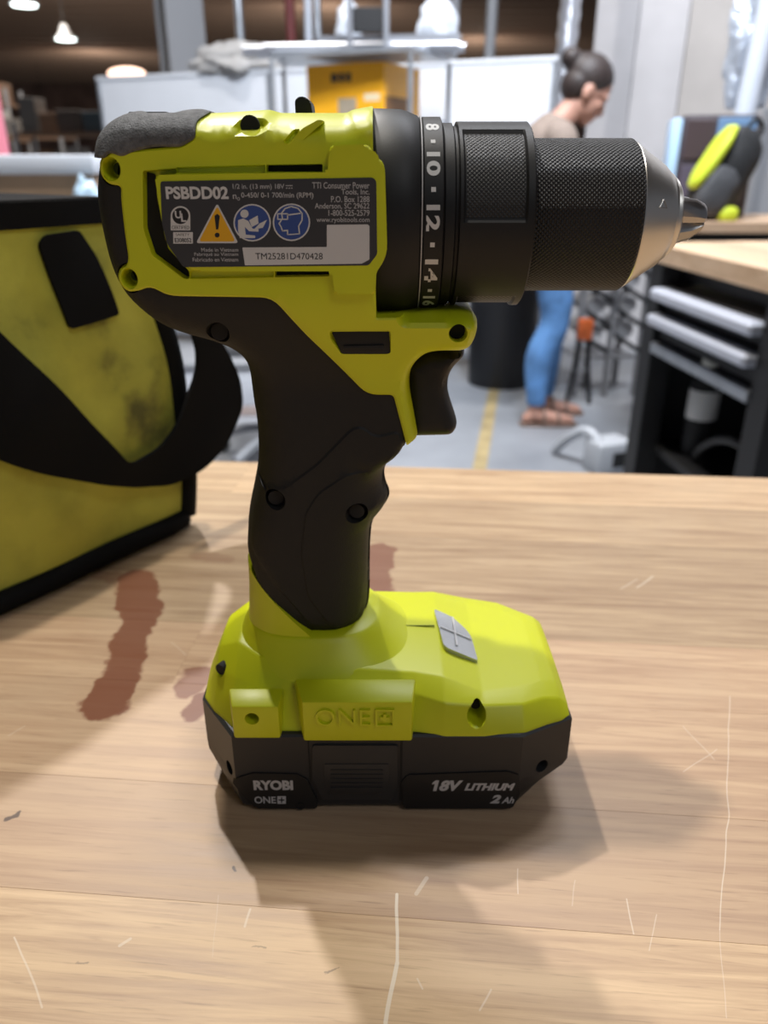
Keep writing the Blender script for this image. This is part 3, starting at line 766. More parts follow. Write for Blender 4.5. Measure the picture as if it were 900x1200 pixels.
# side plaques and lugs on the near side
def lug_(name, x0, x1, z0, z1, yf, yb, m, slope=.002, parent=drill, ch=.002):
    bm = bmesh.new()
    f = [(x0+ch, yf, HB+z0), (x1-ch*.4, yf, HB+z0), (x1-ch*.4, yf, HB+z1), (x0+ch, yf, HB+z1)]
    b_ = [(x0, yb, HB+z0), (x1, yb, HB+z0), (x1, yb, HB+z1+slope), (x0, yb, HB+z1+slope)]
    F_ = [bm.verts.new(v) for v in f]; B_ = [bm.verts.new(v) for v in b_]
    bm.faces.new(F_); bm.faces.new(B_[::-1])
    for i in range(4): bm.faces.new((F_[i], B_[i], B_[(i+1) % 4], F_[(i+1) % 4]))
    bmesh.ops.bevel(bm, geom=bm.edges[:], offset=.0006, segments=2, affect='EDGES', profile=.5)
    return bm_obj(name, bm, m, parent, DO, 25)
YF = Y0-.0367
lugo = lug_('latch_lug', P(264, 840, YF).x, P(331, 855, YF).x, .0290, .0407, YF+.0002, YF+.0075, M['lime'], .0012)
plq = lug_('logo_plaque', P(343, 840, YF).x, P(488, 840, YF).x, .0285, .0428, YF-.0004, YF+.0085, M['lime'], .0018, ch=.0030)
acc = ([], []); YQ = YF-.00065
V_ = []
def raised_text(name, body, x0, y0, x1, y1, Y, depth, m, parent, **kw):
    V, F = text_mesh(body, extrude=.1, **kw); A = np.array(V); mn, mx = A.min(0), A.max(0)
    a, b = P(x0, y1, Y), P(x1, y0, Y); out = []
    for v in V: out.append((a.x+(v[0]-mn[0])/(mx[0]-mn[0])*(b.x-a.x), Y-(v[2]-mn[2])/(mx[2]-mn[2])*depth, a.z+(v[1]-mn[1])/(mx[1]-mn[1])*(b.z-a.z)))
    return mesh_obj(name, out, F, m, parent, DO, None)
raised_text('raised_lettering', 'ONE', 370, 830, 434, 849, YF-.0003, .0009, M['lime'], plq, bold=-.005)
bm = bmesh.new(); a, b = P(440, 849, YF), P(462, 829, YF); t_ = .0006
for (xx0, xx1, zz0, zz1) in ((a.x, b.x, a.z, a.z+t_), (a.x, b.x, b.z-t_, b.z), (a.x, a.x+t_, a.z+t_, b.z-t_), (b.x-t_, b.x, a.z+t_, b.z-t_)):
    add_box(bm, xx0, xx1, YF-.0012, YF, zz0, zz1)
mx_, mz_ = (a.x+b.x)/2, (a.z+b.z)/2
add_box(bm, mx_-.0014, mx_+.0014, YF-.0012, YF, mz_-.00045, mz_+.00045); add_box(bm, mx_-.00045, mx_+.00045, YF-.0012, YF, mz_+.00045, mz_+.0014); add_box(bm, mx_-.00045, mx_+.00045, YF-.0012, YF, mz_-.0014, mz_-.00045)
o = bm_obj('raised_plus', bm, M['lime'], plq, DO); o['kind'] = 'stuff'
def cup(name, px, py, Y, r, parent, m, tilt=0, sz=1.0, d=.0008):
    c = P(px, py, Y); bm = bmesh.new()
    mt = Matrix.Translation(c) @ Matrix.Rotation(tilt, 4, 'Z') @ Matrix.Diagonal((1, 1, sz, 1))
    n = 28; rs = [(0, r), (-d*.5, r), (-d*.5, r*.86), (.0002, r*.8), (.0003, .00005)]
    vs = [[bm.verts.new(mt @ Vector((q*math.cos(2*PI*k/n), y, q*math.sin(2*PI*k/n)))) for k in range(n)] for y, q in rs]
    for i in range(len(vs)-1):
        for k in range(n): bm.faces.new((vs[i][k], vs[i][(k+1) % n], vs[i+1][(k+1) % n], vs[i+1][k]))
    return bm_obj(name, bm, m, parent, DO, 30)
olive = mat('dull lime seam', (0.20, 0.24, 0.008), 0.6)
c = P(559.5, 844, Y0-.0355); td = circ(c.x, c.z-.0002, .0029, 32, 1.15)
c5 = P(247, 793, Y0-.021)
carve(foot, [prism_cut(td, Y0-.05, Y0-.0265), tube_cut(Vector((P(295, 843, YF).x, Y0-.05, P(295, 843, YF).z)), Vector((P(295, 843, YF).x, Y0-.0275, P(295, 843, YF).z)), .0021), tube_cut(Vector((c5.x-.006, c5.y-.010, c5.z)), Vector((c5.x+.003, c5.y+.005, c5.z)), .0021)])
foot.data.set_sharp_from_angle(angle=math.radians(22))
c3 = P(559, 838, Y0-.032); slab('screw', circ(c3.x, c3.z+.0004, .0014), Y0-.0280, Y0-.0262, M['void'], foot, DO, 0)  # black disc, no fastener: the hole's shade put into its colour
c4 = c5+Vector((.0010, .0016, 0)); bm = bmesh.new(); add_tube(bm, [c4+Vector((.0012, .002, 0)), c4+Vector((.003, .005, 0))], .0019, 20); bm_obj('screw', bm, M['void'], foot, DO)
c6 = P(295, 843, YF); carve(lugo, [tube_cut(Vector((c6.x, Y0-.05, c6.z)), Vector((c6.x, Y0-.0270, c6.z)), .0021)])
bm = bmesh.new(); add_tube(bm, [c6+Vector((0, .0060, 0)), c6+Vector((0, .0090, 0))], .0019, 20); bm_obj('screw', bm, M['void'], lugo, DO)
# LED window
bm = bmesh.new(); xa, xb = .0168, .0300
def top_z(x): return .0445+(x-.018)/(.030-.018)*(.0388-.0445) if x > .018 else .0446
lw = rnd([(.0172, Y0+.0096, .001), (.0235, Y0+.0090, .001), (.0292, Y0+.0035, .004), (.0302, Y0-.0120, .001), (.0192, Y0-.0118, .002)], .001)
f_ = [bm.verts.new((x, y, HB+top_z(x)+.0009)) for x, y in lw]; b_ = [bm.verts.new((x, y, HB+top_z(x)-.001)) for x, y in lw]
bm.faces.new(f_); bm.faces.new(b_[::-1])
for i in range(len(lw)): bm.faces.new((f_[i], f_[(i+1) % len(lw)], b_[(i+1) % len(lw)], b_[i]))
led = bm_obj('lamp_window', bm, M['lens'], drill, DO, 30); tag(led, 'silver work light window on the foot')
bm = bmesh.new()
for (x, y, hx, hy) in ((.0236, Y0, .0003, .0085), (.0240, Y0-.001, .0052, .0003)):
    z0_, z1_ = top_z(x-hx), top_z(x+hx)
    vs = [bm.verts.new((x+sx*hx, y+sy*hy, HB+(z0_ if sx < 0 else z1_)+.0010+dz)) for dz in (0, .0003) for sx, sy in ((-1, -1), (1, -1), (1, 1), (-1, 1))]
    for f in ((0, 1, 2, 3), (4, 5, 6, 7), (0, 1, 5, 4), (1, 2, 6, 5), (2, 3, 7, 6), (3, 0, 4, 7)): bm.faces.new([vs[i] for i in f])
o = bm_obj('lens_rib', bm, M['label_white'], led, DO); o['kind'] = 'stuff'
# seam line on top of the foot
bm = bmesh.new(); add_box(bm, .003, .0168, Y0-.00012, Y0+.00012, HB+.0448, HB+.04525)
bm_obj('seam', bm, olive, drill, DO)

# ---- battery
def oct_ring(xl, xr, hy, cl, cr, cyl, cyr, z, dy=0):
    return [(xl, Y0-hy+cyl, z), (xl+cl, Y0-hy, z), (xr-cr, Y0-hy, z), (xr, Y0-hy+cyr, z), (xr, Y0+hy-cyr, z), (xr-cr, Y0+hy, z), (xl+cl, Y0+hy, z), (xl, Y0+hy-cyl, z)]
bat_rings = [oct_ring(-.0455, .0420, .0350, .0025, .003, .003, .004, .0012), oct_ring(-.0475, .0440, .0357, .0035, .0035, .005, .005, .0024), oct_ring(-.0525, .0510, .0359, .0075, .0095, .011, .008, .0062),
             oct_ring(-.0572, .0568, .0361, .0115, .0152, .016, .0085, .0110), oct_ring(-.0580, .0580, .0362, .0125, .0165, .018, .0085, .0135), oct_ring(-.0580, .0580, .0362, .0125, .0165, .018, .0085, .0292), oct_ring(-.0570, .0570, .0355, .0125, .0165, .018, .0085, .0298)]
bm = bmesh.new(); R_ = [[bm.verts.new((x, y, HB+z)) for x, y, z in r] for r in bat_rings]
for i in range(len(R_)-1):
    for k in range(8): bm.faces.new((R_[i][k], R_[i][(k+1) % 8], R_[i+1][(k+1) % 8], R_[i+1][k]))
bm.faces.new(R_[0][::-1]); bm.faces.new(R_[-1])
bmesh.ops.bevel(bm, geom=[e for e in bm.edges if e.calc_face_angle(0) > .15], offset=.0007, segments=2, affect='EDGES', profile=.5)
bat = bm_obj('battery', bm, M['battery_plastic'], drill, DO, 25); tag(bat, 'charcoal slide-on battery pack under the foot')
YB = Y0-.0362
for x0, x1 in ((-.043, -.028), (-.012, .012), (.022, .038)):      # feet
    for yy in (Y0-.026, Y0+.018):
        box('battery_rest', x0, x1, yy, yy+.008, HB, HB+.0016, M['black_plastic'], bat, .0003, origin=DO)
# lower raised side panels
slab('side_panel', px_poly([(272, 915), (280, 910), (296, 905), (348, 906), (360, 912), (372, 938), (372, 946), (300, 946), (284, 930)], YB, .0006), YB-.0005, YB+.004, M['black_plastic'], bat, DO, .0004)
slab('side_panel', px_poly([(473, 946), (470, 915), (478, 907), (594, 903), (608, 907), (609, 930), (600, 946)], YB, .0006), YB-.0005, YB+.004, M['black_plastic'], bat, DO, .0004)
lt = slab('latch_button', px_poly([(366, 872), (466, 872), (466, 915), (460, 936), (378, 936), (366, 910)], YB, .0008), YB-.0007, YB+.004, M['battery_plastic'], bat, DO, .0005)
slab('latch_recess', px_poly([(380, 893), (456, 893), (456, 918), (448, 928), (386, 928), (380, 915)], YB, .0006), YB-.00095, YB, M['battery_plastic'], lt, DO, .0002)
bm = bmesh.new()
for k in range(5):
    a, b = P(388, 899+k*5.2, YB), P(449, 900.4+k*5.2, YB); add_box(bm, a.x, b.x, YB-.0012, YB-.0009, b.z, a.z)
o = bm_obj('latch_ridges', bm, M['battery_plastic'], lt, DO); o['kind'] = 'stuff'
for px in (362, 469):
    a = P(px, 868, YB); b = P(px+2, 938, YB); box('panel_seam', a.x, b.x, YB-.00015, YB+.001, b.z, a.z, M['void'], bat, origin=DO)
ca, cb, cc = P(271, 898, YB+.004), P(636, 899, YB+.0035), P(352, 945, YB)
carve(bat, [tube_cut(ca+Vector((-.006, -.006, 0)), ca+Vector((.002, .002, 0)), .0023), tube_cut(cb+Vector((.004, -.008, 0)), cb+Vector((-.0016, .0032, 0)), .0023)])
bat.data.set_sharp_from_angle(angle=math.radians(25))
cup('rivet', 352, 944, YB-.0003, .0013, bat, M['void'])
YT = YB-.00055
for nm, lb, parts_ in (('brand_lettering', 'pale maker name on the battery side', [('t', 'RYOBI', 297.5, 914.5, 343, 926, dict(bold=.05))]),
    ('series_lettering', 'pale series lettering below the maker name', [('t', 'ONE', 298.5, 933.5, 323, 941.5, dict(bold=.02)), ('f', [(325, 933), (335, 933), (335, 942), (325, 942)])]),
    ('voltage_lettering', 'pale 18V LITHIUM lettering', [('f', [(506.3, 919.4), (507, 917.2), (510.5, 914.5), (514.6, 914.5), (511.4, 927), (507.3, 927), (509.6, 918.6)]), ('t', '8V', 514.5, 914.5, 543, 927, dict(bold=.05, shear=.3)), ('t', 'LITHIUM', 544, 918, 604, 926.5, dict(bold=.05, shear=.3))]),
    ('capacity_lettering', 'pale 2Ah lettering', [('t', '2', 574, 931.5, 587.5, 941.5, dict(bold=.05, shear=.3)), ('t', 'Ah', 587.5, 934, 603, 941.5, dict(bold=.03, shear=.3))])):
    acc = ([], [])
    for q in parts_:
        if q[0] == 't': put_text(acc, q[1], q[2], q[3], q[4], q[5], YT, **q[6])
        else: flat(acc, q[1], YT)
    tag(print_obj(nm, acc, M['print_grey'], bat, DO), lb)
acc = ([], []); flat(acc, [(326.5, 936.8), (333.5, 936.8), (333.5, 938.3), (326.5, 938.3)], YT-.00002); flat(acc, [(329.3, 934.3), (330.8, 934.3), (330.8, 940.8), (329.3, 940.8)], YT-.00003)
print_obj('plus_mark', acc, M['print_black'], bat, DO)

# ================================================================== WOOD
def seg_group():
    g = bpy.data.node_groups.new('segment distance', 'ShaderNodeTree')
    for n_, t in (('P', 'NodeSocketVector'), ('A', 'NodeSocketVector'), ('B', 'NodeSocketVector')): g.interface.new_socket(n_, in_out='INPUT', socket_type=t)
    g.interface.new_socket('D', in_out='OUTPUT', socket_type='NodeSocketFloat')
    i, o = g.nodes.new('NodeGroupInput'), g.nodes.new('NodeGroupOutput'); L = g.links.new
    def vm(op, a, b=None):
        n = g.nodes.new('ShaderNodeVectorMath'); n.operation = op; L(a, n.inputs[0])
        if b is not None: L(b, n.inputs[1])
        return n
    pa = vm('SUBTRACT', i.outputs[0], i.outputs[1]).outputs[0]; ba = vm('SUBTRACT', i.outputs[2], i.outputs[1]).outputs[0]
    d1 = vm('DOT_PRODUCT', pa, ba).outputs['Value']; d2 = vm('DOT_PRODUCT', ba, ba).outputs['Value']
    dv = g.nodes.new('ShaderNodeMath'); dv.operation = 'DIVIDE'; dv.use_clamp = True; L(d1, dv.inputs[0]); L(d2, dv.inputs[1])
    sc = g.nodes.new('ShaderNodeVectorMath'); sc.operation = 'SCALE'; L(ba, sc.inputs[0]); L(dv.outputs[0], sc.inputs['Scale'])
    df = vm('SUBTRACT', pa, sc.outputs[0]).outputs[0]; ln = vm('LENGTH', df).outputs['Value']; L(ln, o.inputs[0]); return g
SG = seg_group()
def bench_wood(name, marks=True, c1=(0.57, 0.40, 0.235), c2=(0.32, 0.19, 0.10), rough=0.44):
    m, nt, b = nodes(name); L = nt.links.new
    def mth(op, a, c=None, d=None, clamp=False):
        n = N(nt, 'ShaderNodeMath', operation=op, use_clamp=clamp)
        for k, v in enumerate((a, c, d)):
            if v is None: continue
            if isinstance(v, (int, float)): n.inputs[k].default_value = v
            else: L(v, n.inputs[k])
        return n.outputs[0]
    def mix(f, a, c, mode='MIX'):
        n = N(nt, 'ShaderNodeMix', data_type='RGBA', blend_type=mode); L(f, n.inputs[0]) if not isinstance(f, (int, float)) else setattr(n.inputs[0], 'default_value', f)
        for k, v in ((6, a), (7, c)):
            if isinstance(v, tuple): n.inputs[k].default_value = (*v, 1)
            else: L(v, n.inputs[k])
        return n.outputs[2]
    tc = N(nt, 'ShaderNodeTexCoord'); oi = N(nt, 'ShaderNodeObjectInfo'); geo = N(nt, 'ShaderNodeNewGeometry')
    off = N(nt, 'ShaderNodeCombineXYZ'); L(mth('MULTIPLY', oi.outputs['Random'], 7.0), off.inputs[0]); L(mth('MULTIPLY', oi.outputs['Random'], 31.0), off.inputs[1])
    pos = N(nt, 'ShaderNodeVectorMath', operation='ADD'); L(tc.outputs['Object'], pos.inputs[0]); L(off.outputs[0], pos.inputs[1])
    mp = N(nt, 'ShaderNodeMapping'); mp.inputs['Scale'].default_value = (9, 180, 30); L(pos.outputs[0], mp.inputs[0])
    n1 = N(nt, 'ShaderNodeTexNoise'); n1.inputs['Scale'].default_value = 1; n1.inputs['Detail'].default_value = 7; n1.inputs['Roughness'].default_value = .62; n1.inputs['Distortion'].default_value = 1.1; L(mp.outputs[0], n1.inputs[0])
    mp2 = N(nt, 'ShaderNodeMapping'); mp2.inputs['Scale'].default_value = (60, 1100, 200); L(pos.outputs[0], mp2.inputs[0])
    n2 = N(nt, 'ShaderNodeTexNoise'); n2.inputs['Scale'].default_value = 1; n2.inputs['Detail'].default_value = 3; L(mp2.outputs[0], n2.inputs[0])
    n3 = N(nt, 'ShaderNodeTexNoise'); n3.inputs['Scale'].default_value = 14; n3.inputs['Detail'].default_value = 5; L(geo.outputs['Position'], n3.inputs[0])
    r1 = N(nt, 'ShaderNodeValToRGB'); e = r1.color_ramp.elements
    e[0].position = .28; e[0].color = (*c2, 1); e[1].position = .62; e[1].color = (*c1, 1)
    L(n1.outputs['Fac'], r1.inputs[0])
    col_ = r1.outputs[0]
    tone = mth('MULTIPLY_ADD', oi.outputs['Random'], .42, .76)
    cc = N(nt, 'ShaderNodeCombineXYZ'); L(tone, cc.inputs[0]); L(tone, cc.inputs[1]); L(tone, cc.inputs[2])
    col_ = mix(1.0, col_, cc.outputs[0], 'MULTIPLY')
    pink = mth('GREATER_THAN', mth('FRACT', mth('MULTIPLY', oi.outputs['Random'], 17.3)), .6)
    col_ = mix(mth('MULTIPLY', pink, .26), col_, (0.50, 0.30, 0.20))
    # dark pores
    pr = mth('MULTIPLY', mth('SUBTRACT', n2.outputs['Fac'], .60, clamp=True), 4.0, clamp=True)
    col_ = mix(mth('MULTIPLY', pr, .75), col_, (0.17, 0.085, 0.045))
    # worn greyish patches
    wr = mth('MULTIPLY', mth('SUBTRACT', n3.outputs['Fac'], .5, clamp=True), 2.2, clamp=True)
    col_ = mix(mth('MULTIPLY', wr, .55), col_, (0.50, 0.375, 0.25))
    if marks:
        # wobbling position for stain outlines
        nz = N(nt, 'ShaderNodeTexNoise'); nz.inputs['Scale'].default_value = 95; nz.inputs['Detail'].default_value = 6; L(geo.outputs['Position'], nz.inputs[0])
        wv = N(nt, 'ShaderNodeVectorMath', operation='MULTIPLY_ADD'); L(nz.outputs['Color'], wv.inputs[0]); wv.inputs[1].default_value = (.012, .009, 0); wv.inputs[2].default_value = (-.006, -.0045, 0)
        wp = N(nt, 'ShaderNodeVectorMath', operation='ADD'); L(geo.outputs['Position'], wp.inputs[0]); L(wv.outputs[0], wp.inputs[1])
        def sd(P_, a, c):
            n = nt.nodes.new('ShaderNodeGroup'); n.node_tree = SG; L(P_, n.inputs[0])
            n.inputs[1].default_value = tuple(a); n.inputs[2].default_value = tuple(c); return n.outputs[0]
        def gp_(px, py): return G(px, py, HB)
        stain = None
        for (a, c, r, inten) in (((118, 672), (165, 690), .0050, .45), ((160, 678), (166, 722), .0098, .95), ((163, 722), (138, 800), .0080, .97), ((136, 795), (122, 828), .0092, 1.0), ((236, 790), (222, 806), .0070, .9), ((238, 822), (226, 836), .0055, 1.0), ((446, 645), (440, 700), .0080, .9), ((236, 652), (262, 655), .0055, .3)):
            A_, B_ = gp_(*a), gp_(*c); A_.z = B_.z = HB
            d = sd(wp.outputs[0], A_, B_)
            v = mth('MULTIPLY', mth('MULTIPLY', mth('SUBTRACT', r, d), 1/.0014, clamp=True), inten)
            stain = v if stain is None else mth('MAXIMUM', stain, v)
        col_ = mix(stain, col_, mix(.88, col_, (0.155, 0.034, 0.008), 'MIX'))
        nw = N(nt, 'ShaderNodeTexNoise'); nw.inputs['Scale'].default_value = 30; nw.inputs['Detail'].default_value = 2; L(geo.outputs['Position'], nw.inputs[0])
        wv2 = N(nt, 'ShaderNodeVectorMath', operation='MULTIPLY_ADD'); L(nw.outputs['Color'], wv2.inputs[0]); wv2.inputs[1].default_value = (.004, .004, 0); wv2.inputs[2].default_value = (-.002, -.002, 0)
        wp2 = N(nt, 'ShaderNodeVectorMath', operation='ADD'); L(geo.outputs['Position'], wp2.inputs[0]); L(wv2.outputs[0], wp2.inputs[1])
        scr = None
        for (a, c, w_, inten) in (((465, 1048), (467, 1130), .0005, .9), ((467, 1130), (456, 1200), .0006, .9), ((853, 815), (851, 960), .00022, .7), ((851, 960), (845, 1090), .00022, .7), ((845, 1090), (851, 1190), .00018, .5),
            ((609, 1018), (608, 1045), .00022, .6), ((735, 1052), (744, 1095), .00025, .6), ((770, 1070), (762, 1115), .0002, .5), ((500, 1030), (488, 1048), .0007, .45), ((293, 1065), (288, 1085), .0004, .5), ((255, 1050), (252, 1120), .00016, .4),
            ((18, 1098), (50, 1180), .0003, .5), ((140, 1108), (152, 1100), .0005, .5), ((800, 850), (835, 890), .00022, .5), ((800, 905), (838, 878), .00022, .5), ((575, 1160), (562, 1185), .0003, .5), ((490, 1148), (496, 1160), .0003, .5),
            ((745, 688), (765, 675), .0006, .4), ((725, 690), (745, 678), .0005, .3), ((200, 752), (218, 768), .00025, .35), ((675, 1030), (672, 1060), .0002, .4), ((30, 850), (10, 862), .0003, .3)):
            A_, B_ = gp_(*a), gp_(*c)
            d = sd(wp2.outputs[0], A_, B_)
            v = mth('MULTIPLY', mth('MULTIPLY', mth('SUBTRACT', w_, d), 1/.00018, clamp=True), inten)
            scr = v if scr is None else mth('MAXIMUM', scr, v)
        col_ = mix(mth('MULTIPLY', scr, .8), col_, (0.78, 0.70, 0.58))
        dk = None
        for (a, c, w_) in (((10, 958), (25, 955), .0011), ((276, 1019), (279, 1021), .0009), ((296, 1108), (312, 1109), .0003), ((386, 1140), (402, 1136), .00035), ((98, 1130), (108, 1127), .00035)):
            d = sd(wp.outputs[0], gp_(*a), gp_(*c)); v = mth('MULTIPLY', mth('SUBTRACT', w_*1.1, d), 1/.0005, clamp=True); dk = v if dk is None else mth('MAXIMUM', dk, v)
        col_ = mix(mth('MULTIPLY', dk, .85), col_, (0.035, 0.015, 0.012))
    L(col_, b.inputs['Base Color'])
    rg = mth('MULTIPLY_ADD', n1.outputs['Fac'], .22, rough-.08); L(rg, b.inputs['Roughness'])
    bp = N(nt, 'ShaderNodeBump'); bp.inputs['Strength'].default_value = .25; bp.inputs['Distance'].default_value = .0003
    L(n1.outputs['Fac'], bp.inputs['Height']); bp2 = N(nt, 'ShaderNodeBump'); bp2.inputs['Strength'].default_value = .15; bp2.inputs['Distance'].default_value = .0002
    L(n2.outputs['Fac'], bp2.inputs['Height']); L(bp.outputs[0], bp2.inputs['Normal']); L(bp2.outputs[0], b.inputs['Normal'])
    return m
M['bench_wood'] = bench_wood('butcher block wood')
M['bench_wood2'] = bench_wood('pale bench wood', False, (0.66, 0.47, 0.31), (0.52, 0.34, 0.20))
M['black_steel'] = mat('black powder coated steel', (0.008, 0.008, 0.009), 0.55)
M['steel'] = mat('brushed steel', (0.55, 0.57, 0.62), 0.32, 0.85)
M['galv'] = mat('galvanised steel', (0.46, 0.49, 0.53), 0.38, 0.7, var=.15, vscale=12)
M['white_paint'] = mat('white painted panel', (0.72, 0.75, 0.80), 0.35, var=.03, vscale=4)
M['grey_paint'] = mat('grey paint', (0.30, 0.31, 0.33), 0.5)
M['concrete'] = mat('polished concrete', (0.27, 0.285, 0.31), 0.42, var=.22, vscale=2.2, bump=.2, bscale=40, bdist=.001)

def box_mesh(x0, x1, y0, y1, z0, z1, bev):
    bm = bmesh.new(); add_box(bm, x0, x1, y0, y1, z0, z1, bev); me = bpy.data.meshes.new('box'); bmesh.ops.recalc_face_normals(bm, faces=bm.faces[:]); bm.to_mesh(me); bm.free(); return me
# ================================================================== OUR WORKBENCH
BR = math.radians(-4.9)
fe = G(450, 546.5, HB)
bench = thing('workbench', 'foreground wooden butcher block workbench with red stains under the standing drill', 'workbench', (0, fe.y, 0), BR)
rows_y = [0.0]; random.seed(11)
while rows_y[-1] > -.74: rows_y.append(rows_y[-1]-random.choice((.038, .043, .047, .052)))
xl, xr = -.95, 1.0
def plank_row(parent, y1, y0, xl, xr, zt, th, m, g=.00002):
    x = xl-random.uniform(0, .3)
    while x < xr:
        x2 = x+random.uniform(.35, .75); a, c = max(x, xl), min(x2, xr)
        if c-a < .05: x = x2; continue
        me = box_mesh(-(c-a)/2+g, (c-a)/2-g, -(y1-y0)/2+g, (y1-y0)/2-g, -th, random.uniform(-.00002, 0), .00006)
        me.materials.append(m); me.name = 'plank'
        o = bpy.data.objects.new('plank', me); C.objects.link(o); o.parent = parent; o.location = ((a+c)/2, (y0+y1)/2, zt); x = x2
for i in range(len(rows_y)-1): plank_row(bench, rows_y[i], rows_y[i+1], xl, xr, HB, .038, M['bench_wood'])
yb = rows_y[-1]
for nm, a in (('apron', (xl+.04, xr-.04, -.06, -.035, HB-.12, HB-.0385)), ('apron', (xl+.04, xr-.04, yb+.035, yb+.06, HB-.12, HB-.0385)), ('apron', (xl+.04, xl+.065, yb+.0601, -.0601, HB-.12, HB-.0385)), ('apron', (xr-.065, xr-.04, yb+.0601, -.0601, HB-.12, HB-.0385))):
    bm = bmesh.new(); add_box(bm, *a, .001); bm_obj(nm, bm, M['black_steel'], bench)
for x in (xl+.07, xr-.13):
    for y in (yb+.065, -.125):
        bm = bmesh.new(); add_box(bm, x, x+.06, y, y+.06, 0, HB-.0385, .002); bm_obj('leg', bm, M['black_steel'], bench)

# ================================================================== TOOL BAG
A_, B_ = G(0, 718, HB), G(217, 617, HB)
bd = (B_-A_).normalized(); bn = Vector((bd.y, -bd.x, 0))       # bn points to the camera side
BAGH = .168
m, nt, b = nodes('worn lime canvas'); L = nt.links.new
tc = N(nt, 'ShaderNodeTexCoord'); n1 = N(nt, 'ShaderNodeTexNoise'); n1.inputs['Scale'].default_value = 22; n1.inputs['Detail'].default_value = 6; L(tc.outputs['Object'], n1.inputs[0])
r = N(nt, 'ShaderNodeValToRGB'); e = r.color_ramp.elements; e[0].position = .30; e[0].color = (0.13, 0.125, 0.03, 1); e[1].position = .58; e[1].color = (0.60, 0.58, 0.085, 1); x_ = e.new(.42); x_.color = (0.46, 0.445, 0.065, 1)
L(n1.outputs[0], r.inputs[0]); L(r.outputs[0], b.inputs['Base Color']); b.inputs['Roughness'].default_value = .8
n2 = N(nt, 'ShaderNodeTexNoise'); n2.inputs['Scale'].default_value = 1500; L(tc.outputs['Object'], n2.inputs[0]); bp = N(nt, 'ShaderNodeBump'); bp.inputs['Strength'].default_value = .3; bp.inputs['Distance'].default_value = .0004; L(n2.outputs[0], bp.inputs['Height']); L(bp.outputs[0], b.inputs['Normal'])
M['canvas'] = m
M['webbing'] = mat('black webbing', (0.007, 0.007, 0.008), 0.85, spec=.15, bump=.4, bscale=900, bdist=.0004)
bag = thing('tool_bag', 'worn lime green canvas tool bag with black trim and strap, left of the drill', 'bag', B_-bd*.12)
def bagpt(u, w, out=0.0):
    """u metres back from the right corner B along the face, w height, out toward the camera side"""
    bulge = .006*math.sin(PI*min(max(u/.26, 0), 1))*math.sin(PI*min(max(w/BAGH, 0), 1))+.0018*math.sin(u*90+w*40)*math.sin(w*60)
    lean = .010*(w/BAGH)**2
    return B_-bd*(u+.006*(w/BAGH)-.009*math.sin(PI*min(max(w/BAGH, 0), 1))*max(0, 1-u/.12)) + Vector((0, 0, w)) + bn*(bulge+out-lean)
bm = bmesh.new(); nu, nw_ = 44, 28; LU = .27; TW = .17
grid_ = []
ring_uv = [('f', u) for u in np.linspace(LU, 0, nu)] + [('s', v) for v in np.linspace(.012, TW, 18)] + [('b', u) for u in np.linspace(0, LU, nu)] + [('e', v) for v in np.linspace(TW, .012, 18)]
for j in range(nw_+1):
    w_ = BAGH*j/nw_; row = []
    for k, t in ring_uv:
        if k == 'f': p = bagpt(t, w_)
        elif k == 's': p = bagpt(0, w_) - bn*t + bd*(.004*math.sin(PI*t/TW)*math.sin(PI*j/nw_))
        elif k == 'b': p = bagpt(t, w_) - bn*(TW+.004)
        else: p = bagpt(LU, w_) - bn*t
        row.append(bm.verts.new((p.x, p.y, HB+.0012+w_*.995)))
    grid_.append(row)
nr = len(grid_[0])
for j in range(nw_):
    for k in range(nr): bm.faces.new((grid_[j][k], grid_[j][(k+1) % nr], grid_[j+1][(k+1) % nr], grid_[j+1][k]))
bm.faces.new(grid_[0][::-1]); bm.faces.new(grid_[-1])
BO = bag.location.copy()
bm_obj('bag_body', bm, M['canvas'], bag, BO, 50)
def bagtube(nm, pts, r): 
    bm = bmesh.new(); add_tube(bm, pts, r, 8); return bm_obj(nm, bm, M['webbing'], bag, BO, 50)
def zfix(p, z): return Vector((p.x, p.y, HB+z))
bagtube('bottom_piping', [zfix(bagpt(u, .004, .001), .0058) for u in np.linspace(LU, 0.003, 24)] + [zfix(bagpt(0, .004)-bn*t, .0058) for t in np.linspace(.008, TW, 8)], .0052)
bagtube('corner_piping', [zfix(bagpt(-.0015, w, -.001), w) for w in np.linspace(.007, BAGH-.003, 16)], .0056)
# top binding band
def ribbon(nm, path_fn, n, w_, th, parent=bag, m=M['webbing']):
    bm = bmesh.new(); rows = []
    for i in range(n+1):
        lo, hi, nn = path_fn(i/n); rows.append([bm.verts.new(q) for q in (lo, hi, hi+nn*th, lo+nn*th)])
    for i in range(n):
        for k in range(4): bm.faces.new((rows[i][k], rows[i][(k+1) % 4], rows[i+1][(k+1) % 4], rows[i+1][k]))
    bm.faces.new(rows[0][::-1]); bm.faces.new(rows[-1]); return bm_obj(nm, bm, m, parent, BO, 50)
ribbon('top_binding', lambda t: (zfix(bagpt(LU*(1-t), BAGH-.008, -.0005), BAGH-.008), zfix(bagpt(LU*(1-t), BAGH, -.0005), BAGH+.0025), bn), 30, 0, .0022)
bm = bmesh.new(); tp = [bagpt(u, BAGH, -.003) for u in np.linspace(0.004, LU-.004, 8)] + [bagpt(u, BAGH, -.003)-bn*(TW-.002) for u in np.linspace(LU-.004, .004, 8)]
v0 = [bm.verts.new((p.x, p.y, HB+BAGH-.001)) for p in tp]; v1 = [bm.verts.new((p.x, p.y, HB+BAGH+.003)) for p in tp]; bm.faces.new(v0[::-1]); bm.faces.new(v1)
